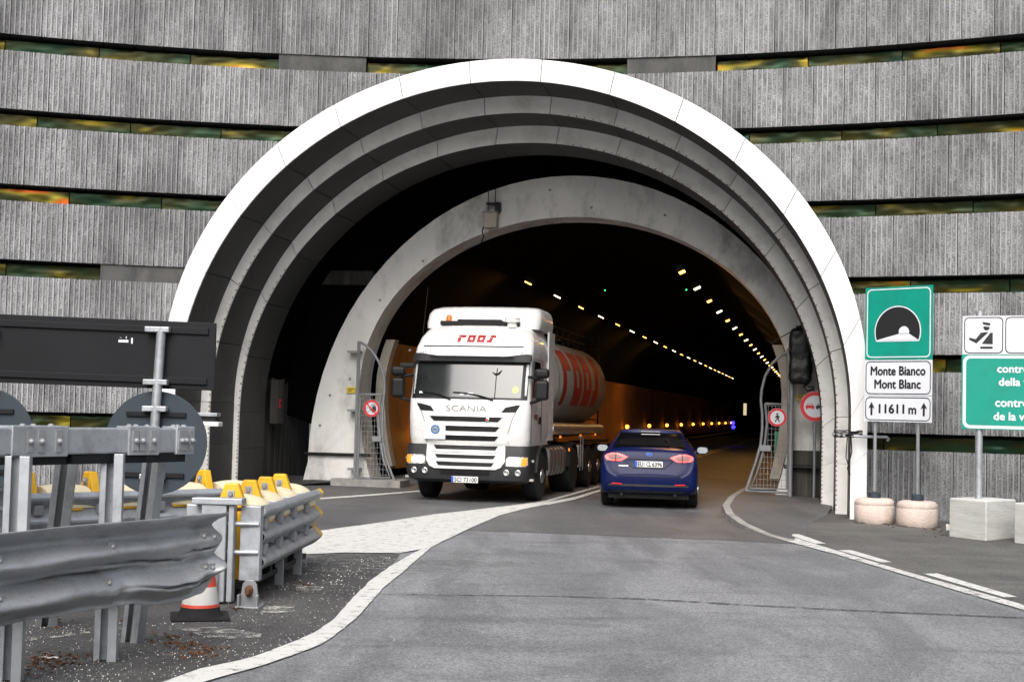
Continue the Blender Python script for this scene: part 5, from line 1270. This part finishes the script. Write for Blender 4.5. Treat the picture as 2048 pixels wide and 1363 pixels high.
for s_ in (-1, 1):
    x0, x1 = (s_ * .80, s_ * 1.19)
    mb = MB(); fpatch(bp, mb, [(s_ * .79, .72), (s_ * 1.15, .71), (s_ * 1.20, .75), (s_ * 1.19, .895), (s_ * .84, .90), (s_ * .79, .86)], .012); hl = mb.build('headlamp', 'lens', trk)
    for cx in (.88, .99): MB().lathe((s_ * cx, bp.y(s_ * cx, .81) - .016, .805), (0, -1, 0), [(0, .07), (.012, .062), (.016, .03)], 18).build('lamp_bulb', 'lampw', hl)
    mb = MB(); fpatch(bp, mb, [(s_ * 1.08, .73), (s_ * 1.155, .735), (s_ * 1.185, .76), (s_ * 1.18, .88), (s_ * 1.08, .885)], .020); mb.build('indicator', 'amber', hl)
    for cx in (.80, 1.02):
        mb = MB(); mb.lathe((s_ * cx, bp.y(s_ * cx, .60) + .005, .595), (0, -1, 0), [(0, .06), (.014, .058), (.018, .045), (.006, .03), (.006, .005)], 18); mb.build('fog_lamp', 'lens', trk, smooth=40)
    for z in (.82, .46): MB().box(min(s_ * 1.18, s_ * 1.27), max(s_ * 1.18, s_ * 1.27), .28, .36, z - .025, z + .02).build('step_edge', 'alu', trk)
yy = bp.y(0, .44) - .02
np_ = MB().box(-.26 + .0, .26, yy - .008, yy + .03, .385, .50).build('number_plate', 'plate', trk, bevel=.004)
MB().box(-.258, -.215, yy - .0105, yy - .009, .388, .497).build('plate_band', 'eu', np_)
mb = MB(); text(mb, 'SCI 73100', .02, .442, yy - .0105, .44, .082, bold=.0035); mb.build('plate_lettering', 'signk', np_)
# roof deflector and side fairing
rt = [(3.38, .86, 1.15, .24), (3.50, .92, 1.17, .24), (3.68, 1.00, 1.15, .24), (3.78, 1.12, 1.11, .26), (3.84, 1.35, 1.03, .3), (3.855, 1.6, .95, .3)]
rf = MB(); rf.loft([secpoly(z, *interp(rt, z), 2.5, .10) for z, *_ in rt]); rf.build('roof_deflector', 'tpaint', trk, smooth=40)
rp = Proj(rf)
mb = MB(); mb.loft([[(x, .84 + .0 * abs(x), 3.44), (x, .84, 3.52 + .035 * (abs(x) < .45)), (x, 1.3, 3.52), (x, 1.3, 3.44)] for x in (-.80, -.7, -.45, -.44, .44, .45, .7, .80)]); mb.build('roof_gap', 'black', trk)
for s_ in (-1, 1):
    MB().loft([[(s_ * 1.19, 2.0, z), (s_ * 1.205, 2.55, z), (s_ * 1.17, 2.56, z), (s_ * 1.15, 2.0, z)] for z in (1.18, 2.0, 3.0, 3.38)]).build('side_fairing', 'tpaint', trk, bevel=.01)
bc = MB().lathe((-.66, 1.0, 3.46), (0, 0, 1), [(0, .06), (.05, .06)], 14).build('beacon_base', 'black', trk)
MB().lathe((-.66, 1.0, 3.515), (0, 0, 1), [(0, .062), (.09, .060), (.12, .045), (.135, .01)], 16).build('beacon', 'amberdim', trk, smooth=50)
MB().lathe((.66, .86, 3.40), (0, 0, 1), [(0, .10), (.10, .10), (.105, .15), (.17, .15), (.175, .158), (.19, .158), (.195, .145), (.24, .12), (.26, .04)], 24).build('air_intake', 'white2', trk, smooth=40)
mb = MB(); mb.tube([(-1.16, 1.0, 2.95), (-1.18, .95, 3.3), (-1.10, .95, 4.2)], .006, 5); mb.build('aerial', 'black', trk)
# doors: window, handle, seams, logo (right-hand side of the picture), mirrors
for s_ in (-1, 1):
    xw = s_ * 1.186
    mb = MB(); mb.add([(s_ * (1.2 - .03 * max(0, z - 2) / .8) + s_ * .006, y, z) for y, z in ((.36, 2.02), (1.22, 2.12), (1.22, 2.72), (.56, 2.74))], [(0, 1, 2, 3)]); mb.build('side_window', 'dglass', trk)
    mb = MB(); mb.tube([(s_ * 1.204, y, z) for y, z in ((.30, 1.15), (.28, 1.9), (.5, 2.78), (1.28, 2.76), (1.28, 1.18))], .006, 5); mb.build('door_gap', 'trim', trk)
    MB().box(min(s_ * 1.19, s_ * 1.23), max(s_ * 1.19, s_ * 1.23), .98, 1.2, 1.52, 1.66).build('door_handle', 'black', trk, bevel=.02)
    m_ = bpy.data.objects.new('mirror', None); COL.objects.link(m_); m_.parent = trk; m_.location = (s_ * 1.42, .14, 0)
    MB().box(-.13, .13, -.08, .10, 1.98, 2.36).build('mirror_housing', 'black', m_, bevel=.06, segs=4)
    MB().box(-.14, .14, -.08, .09, 2.40, 2.58).build('mirror_housing', 'black', m_, bevel=.06, segs=4)
    MB().box(-.11, .11, .101, .106, 2.02, 2.32).build('mirror_glass', 'mirror', m_)
    for tb_ in ([(-s_ * .28, .10, 2.42), (-s_ * .1, 0, 2.40), (0, 0, 2.38)], [(-s_ * .26, .10, 1.92), (-s_ * .12, 0, 1.95), (0, 0, 2.0)], [(0, 0, 2.3), (0, 0, 2.45)]): MB().tube(tb_, .03, 8).build('mirror_arm', 'black', m_, smooth=50)
mb = MB(); mb.tube([(-1.0, .1, 2.66), (-1.15, -.15, 2.62)], .03, 6); mb.box(-1.28, -1.0, -.28, -.08, 2.55, 2.63); mb.build('front_mirror', 'black', trk, bevel=.02)
mb = MB()
for p in logo_polys(.55, 1.60, .075, .11, .02, .1): mb.flat([(1.206, x, z) for x, z in p])
mb.build('door_logo', 'tred', trk)
# running gear
for y in (1.40,):
    for s_ in (-1, 1): wheel(trk, s_ * 1.06, y, .50, .31, .29, s_)
for s_ in (-1, 1): wheel(trk, s_ * .98, 5.05, .50, .50, .29, s_, True)
def arch_guard(y, s_, x0, x1, r, mat, nm):
    rg = []
    for k in range(13):
        th = R(8 + 164 * k / 12); rg.append([(s_ * x, y + q * math.cos(th), .5 + q * math.sin(th)) for x, q in ((x0, r), (x1, r), (x1, r + .04), (x0, r + .04))])
    MB().loft(rg).build(nm, mat, trk, smooth=40)
for s_ in (-1, 1):
    arch_guard(1.40, s_, .85, 1.235, .56, 'trim', 'mudguard'); arch_guard(5.05, s_, .72, 1.23, .57, 'rubber', 'mudguard')
    MB().box(min(s_ * .8, s_ * 1.19), max(s_ * .8, s_ * 1.19), .55, .95, .42, 1.10).build('step_well', 'trim', trk, bevel=.02)
    tk = MB().loft([[(s_ * (.86 + a), y, .74 + b) for a, b in [(.33 * math.copysign(abs(math.cos(t)) ** .4, math.cos(t)), .31 * math.copysign(abs(math.sin(t)) ** .4, math.sin(t))) for t in [2 * math.pi * i / 28 for i in range(28)]]] for y in (2.35, 4.2)]).build('fuel_tank', 'alu', trk, smooth=40)
    for k in range(5):
        y = 2.5 + .38 * k; MB().loft([[(s_ * (.86 + a), yy_, .74 + b) for a, b in [(.342 * math.copysign(abs(math.cos(t)) ** .4, math.cos(t)), .322 * math.copysign(abs(math.sin(t)) ** .4, math.sin(t))) for t in [2 * math.pi * i / 28 for i in range(28)]]] for yy_ in (y, y + .05)]).build('tank_strap', 'trim', tk, smooth=40)
    MB().box(min(s_ * .3, s_ * .42), max(s_ * .3, s_ * .42), .6, 6.2, .72, .98).build('chassis_rail', 'black', trk)
MB().box(-1.0, 1.0, .62, 2.2, .98, 1.12).build('cab_floor', 'black', trk)
MB().box(-.7, .7, 4.2, 5.9, 1.06, 1.18).build('fifth_wheel', 'black', trk, bevel=.03)
MB().cyl((1.21, 4.45, .95), (1.235, 4.45, .95), .035, n=10).build('side_marker', 'amber', trk)

# ---------------------------------------------------------------- tank trailer
trl = thing('tank_trailer', 'pale tank trailer with big red letters behind the white lorry cab', 'trailer', (-.83, 27.2, 0), R(-12.3))
def tsec(y, s_=1.0): return [(1.22 * s_ * math.copysign(abs(math.cos(t)) ** .9, math.cos(t)), y, 2.42 + 1.02 * s_ * math.copysign(abs(math.sin(t)) ** .9, math.sin(t))) for t in [2 * math.pi * i / 56 for i in range(56)]]
tb = MB(); tb.loft([tsec(2.78, .35), tsec(2.72 + .03, .7), tsec(2.84, .92), tsec(2.98, 1.0), tsec(5.5), tsec(7.5), tsec(9.6, 1.0), tsec(9.9, .97), tsec(10.1, .75), tsec(10.12, .3)])
tb.build('tank', 'tank', trl, smooth=40); tp = Proj(tb)
def tpatch(mb, poly, off=.008):
    ys = [p[0] for p in poly]; n = 12
    a, b, c, d = poly
    mb.grid(lambda i, j: (lambda y, z: (tp.xs(y, z) + off, y, z))((a[0] + (b[0] - a[0]) * i) * (1 - j) + (d[0] + (c[0] - d[0]) * i) * j, a[1] + (d[1] - a[1]) * j), 2, n)
mb = MB()
for p in logo_polys(3.55, 1.92, 1.05, 1.2, .32, .02): tpatch(mb, p)
mb.build('logo', 'tred', trl, smooth=50)
for k, y in enumerate((3.1, 5.0, 7.0, 9.0)):
    o = MB().loft([[(p[0] * 1.006, y + dy, 2.42 + (p[2] - 2.42) * 1.006) for p in tsec(y)] for dy in (-.025, .025)], False).build('tank_band', 'tank', trl, smooth=40)
for s_ in (-1, 1):
    mb = MB(); mb.tube([(s_ * .62, y, 3.72 + .0) for y in (2.9, 9.8)], .03, 6); mb.tube([(s_ * .62, y, 3.52) for y in (2.9, 9.8)], .025, 6)
    for k in range(10): mb.tube([(s_ * .62, 2.9 + .76 * k, 3.32), (s_ * .62, 2.9 + .76 * k, 3.72)], .02, 6)
    mb.build('walkway_rail', 'black', trl)
MB().box(-.5, .5, 2.95, 9.8, 3.43, 3.47).build('walkway', 'black', trl)
for k in range(3): MB().lathe((0, 4 + 2.2 * k, 3.44), (0, 0, 1), [(0, .28), (.12, .28), (.15, .22)], 18).build('manhole', 'alu', trl, smooth=40)
MB().cyl((1.05, 2.7, 1.42), (1.05, 9.8, 1.36), .13, n=16).build('hose_tube', 'alu', trl, smooth=40)
MB().lathe((1.05, 2.7, 1.42), (0, -1, 0), [(0, .15), (.04, .15), (.05, .12)], 18).build('hose_cap', 'chrome', trl)
for s_ in (-1, 1): MB().box(min(s_ * .4, s_ * .55), max(s_ * .4, s_ * .55), 3.0, 10.0, 1.18, 1.42).build('chassis_rail', 'black', trl)
for y in (7.3, 8.6, 9.9):
    for s_ in (-1, 1): wheel(trl, s_ * 1.03, y, .50, .38, .29, s_)
for s_ in (-1, 1):
    cb = MB().box(min(s_ * .75, s_ * 1.2), max(s_ * .75, s_ * 1.2), 5.85, 6.45, .52, 1.02).build('locker', 'alu', trl, bevel=.02)
    mb = MB(); mb.tube([(s_ * 1.22, y, z) for y, z in ((5.75, 1.22), (6.6, 1.22))], .012, 5)
    for y in (5.95, 6.3): mb.tube([(s_ * 1.22, y, .45), (s_ * 1.22, y, 1.22)], .012, 5)
    mb.build('side_guard', 'alu', trl)
    MB().box(min(s_ * .8, s_ * 1.2), max(s_ * .8, s_ * 1.2), 6.75, 10.5, 1.04, 1.10).build('mudguard', 'rubber', trl)
for y in (3.4, 6.0, 8.2): MB().box(1.19, 1.22, y, y + .08, 1.22, 1.27).build('side_marker', 'amber', trl)
mb = MB(); mb.tube([(.55, 10.2, 1.2), (.55, 10.2, 3.8)], .025, 6); mb.tube([(.95, 10.2, 1.2), (.95, 10.2, 3.8)], .025, 6)
for k in range(9): mb.tube([(.55, 10.2, 1.3 + .3 * k), (.95, 10.2, 1.3 + .3 * k)], .015, 5)
mb.build('ladder', 'black', trl)

# ---------------------------------------------------------------- blue car
car = thing('car', 'dark blue hatchback with lit red tail lamps driving into the tunnel', 'car', (2.60, 26.55, 0), R(-7))
def outline(zb, w_, zs, wr, zt):
    zm1, zm2 = zb + (zs - zb) * .45, zb + (zs - zb) * .75
    H = [(0, zb), (.55 * w_, zb), (.88 * w_, zb + .02), (.975 * w_, zb + .10), (w_, zm1), (.99 * w_, zm2), (.955 * w_, zs), ((.955 * w_ + wr) / 2 + .012, (zs + zt - .05) / 2), (wr, zt - .055), (wr * .86, zt - .018), (wr * .5, zt - .003), (0, zt)]
    return H
ST = [(0.00, .42, .66, .60, .58, .66), (.03, .35, .80, .68, .70, .74), (.07, .31, .86, .80, .76, .86), (.10, .295, .885, .90, .77, .98), (.15, .28, .90, .975, .765, 1.085), (.25, .265, .912, 1.0, .755, 1.125),
      (.42, .25, .92, 1.0, .735, 1.165), (.80, .24, .926, 1.0, .665, 1.325), (1.15, .24, .926, 1.0, .615, 1.435), (1.5, .24, .926, 1.0, .60, 1.475), (2.1, .24, .926, 1.0, .59, 1.48), (2.7, .24, .926, 1.0, .59, 1.45),
      (3.3, .24, .925, .98, .62, 1.24), (3.75, .24, .92, .93, .72, 1.03), (4.3, .26, .90, .83, .70, .93), (4.7, .30, .80, .66, .6, .78), (4.85, .38, .62, .56, .5, .62)]
std = catmull([list(s_) for s_ in ST], 5)
cb_ = MB(); rg = []
for s_ in std:
    H = catmull([list(p) for p in outline(*s_[1:])], 3)
    full = [(x, s_[0], z) for x, z in H] + [(-x, s_[0], z) for x, z in H[-2:0:-1]]
    rg.append(full)
cb_.loft(rg); cb_.build('car_body', 'blue', car, smooth=55); rb = Proj(cb_)
# hatch glass, roof spoiler, pillars
mb = MB()
def gl_(i, j):
    y = .36 + .78 * j; hw = .70 - .13 * j; x = (2 * i - 1) * hw; return (x, y, rb.zt(x, y) + .007)
mb.grid(gl_, 20, 10); mb.build('rear_window', 'dglass', car, smooth=60)
for s_ in (-1, 1):
    def sw(i, j, s_=s_):
        y = .95 + 2.1 * i; z0, z1 = 1.03, 1.40 - .10 * max(0, i - .75) * 4 - .09 * max(0, .25 - i) * 4; z = z0 + (z1 - z0) * j; return (rb.xs(y, z, s_) + s_ * .006, y, z)
    mb = MB(); mb.grid(sw, 14, 4); mb.build('side_window', 'dglass', car, smooth=60)
mb = MB(); mb.loft([[(x, 1.02 + .10 * (x / .6) ** 2, rb.zt(x, 1.16) - .02), (x, 1.04 + .10 * (x / .6) ** 2, rb.zt(x, 1.18) + .022), (x, 1.30, rb.zt(x, 1.3) + .006), (x, 1.3, rb.zt(x, 1.3) - .05)] for x in [-.57 + 1.14 * k / 16 for k in range(17)]])
sp = mb.build('roof_spoiler', 'blue', car, smooth=40)
MB().box(-.18, .18, 1.012, 1.03, rb.zt(0, 1.16) - .012, rb.zt(0, 1.16) + .006).build('brake_light', 'lens', sp)
mb = MB(); mb.tube([(.33, .37, 1.175), (.36, .55, 1.255), (.28, .70, 1.315)], .010, 5); mb.build('rear_wiper', 'black', car)
# tail lamps
for s_ in (-1, 1):
    out = [(s_ * x, z) for x, z in ((.83, .965), (.80, 1.005), (.70, 1.035), (.58, 1.03), (.48, 1.0), (.39, .965), (.45, .925), (.52, .885), (.66, .885), (.79, .90))]
    mb = MB(); fpatch(rb, mb, out, .010, inner=.66, rings=2); tlp = mb.build('tail_lamp', 'tail', car, smooth=50)
    cx = sum(p[0] for p in out) / 10; cz = sum(p[1] for p in out) / 10
    mb = MB(); fpatch(rb, mb, [(cx + (x - cx) * .655, cz + (z - cz) * .655) for x, z in out], .006); mb.build('lamp_lens', 'tailc', tlp)
    mb = MB(); mb.tube([(s_ * .62, rb.y(s_ * .62, z) - .012, z) for z in (.875, .96, 1.04)], .007, 5); mb.build('lamp_split', 'black', tlp)
    mb = MB(); fpatch(rb, mb, [(s_ * .49, .455), (s_ * .68, .462), (s_ * .68, .482), (s_ * .49, .475)], .02); mb.build('reflector', 'redlens', car)
# plate recess, plate, badge, trims
mb = MB(); pts = [(-.44, .90), (-.33, .80), (-.29, .765), (.29, .765), (.33, .80), (.44, .90), (.36, .935), (-.36, .935)]
P = pts + [pts[0]]
mb.tube([(x, rb.y(x, z) - .002, z) for a, b in zip(P, P[1:]) for x, z in [(a[0] + (b[0] - a[0]) * k / 4, a[1] + (b[1] - a[1]) * k / 4) for k in range(4)]], .012, 5); mb.build('plate_recess', 'black', car)
mb = MB(); pts = [(-.62, .88), (-.60, .72), (-.54, .645), (-.45, .615), (.45, .615), (.54, .645), (.60, .72), (.62, .88)]
mb.tube([(x, rb.y(x, z) + .001, z) for a, b in zip(pts, pts[1:]) for x, z in [(a[0] + (b[0] - a[0]) * k / 5, a[1] + (b[1] - a[1]) * k / 5) for k in range(6)]], .006, 5); mb.build('tailgate_gap', 'black', car)
yy = rb.y(0, .84) - .02
pl = MB().box(-.27, .27, yy - .006, yy + .03, .775, .90).build('number_plate', 'black', car, bevel=.005)
MB().box(-.26, .26, yy - .010, yy - .0065, .785, .892).build('plate_face', 'plate', pl)
MB().box(-.259, -.215, yy - .0125, yy - .0105, .787, .890).build('plate_band', 'eu', pl)
mb = MB(); text(mb, 'EU', -.155, .838, yy - .0125, .095, .08, bold=.0035); text(mb, 'CL', .0, .838, yy - .0125, .085, .08, bold=.0035); text(mb, '6396', .155, .838, yy - .0125, .18, .08, bold=.0035); mb.build('plate_lettering', 'signk', pl)
mb = MB(); mb.lathe((-.085, yy - .0105, .855), (0, -1, 0), [(0, .014), (.002, .014)], 12); mb.lathe((-.085, yy - .0105, .822), (0, -1, 0), [(0, .014), (.002, .014)], 12); mb.build('plate_seal', 'lens', pl)
mb = MB(); yy = rb.y(0, 1.02)
mb.loft([[(.075 * math.cos(a) * r, yy - o_, 1.022 + .034 * math.sin(a) * r) for a in [2 * math.pi * k / 24 for k in range(24)]] for o_, r in ((-.01, 1), (.012, 1), (.018, .9))]); bdg = mb.build('badge', 'chrome', car)
mb = MB(); mb.loft([[(.062 * math.cos(a) * r, yy - o_, 1.022 + .024 * math.sin(a) * r) for a in [2 * math.pi * k / 24 for k in range(24)]] for o_, r in ((.017, 1), (.021, .95))]); mb.build('badge_centre', 'eu', bdg)
mb = MB(); gpatch(rb, mb, -.56, -.38, .797, .805, .006, nx=4, nzz=1); mb.build('badge_strip', 'alu', car)
mb = MB(); gpatch(rb, mb, -.74, .74, .425, .462, .008, nx=20, nzz=2); mb.build('bumper_trim', 'trim', car)
mb = MB(); fpatch(rb, mb, [(-.62, .30), (.62, .30), (.72, .345), (-.72, .345)], .012); mb.build('diffuser', 'trim', car)
for s_ in (-1, 1):
    m_ = bpy.data.objects.new('mirror', None); COL.objects.link(m_); m_.parent = car; m_.location = (s_ * 1.02, 2.75, 1.06)
    MB().loft([[(.12 * math.copysign(abs(math.cos(a)) ** .7, math.cos(a)) * r, y, .075 * math.copysign(abs(math.sin(a)) ** .7, math.sin(a)) * r) for a in [2 * math.pi * k / 20 for k in range(20)]] for y, r in ((0, 1), (.05, 1.02), (.13, .8), (.17, .4))]).build('mirror_housing', 'blue', m_, smooth=50)
    MB().flat([(.105 * math.copysign(abs(math.cos(a)) ** .7, math.cos(a)), -.004, .062 * math.copysign(abs(math.sin(a)) ** .7, math.sin(a))) for a in [2 * math.pi * k / 20 for k in range(20)]]).build('mirror_glass', 'mirror', m_)
    MB().box(min(-s_ * .16, -s_ * .05), max(-s_ * .16, -s_ * .05), .04, .12, -.08, -.03).build('mirror_arm', 'blue', m_, bevel=.01)
    for y in (.98, 3.83): wheel(car, s_ * .80, y, .335, .235, .225, s_)
    MB().box(min(s_ * .5, s_ * .9), max(s_ * .5, s_ * .9), .55, 1.45, .26, .60).build('wheel_well', 'black', car)
MB().box(-.75, .75, .25, 4.5, .19, .30).build('underbody', 'black', car)
for s_ in (-.5, .5): MB().cyl((s_, .06, .27), (s_, .4, .27), .03, n=12).build('exhaust_pipe', 'dark', car)
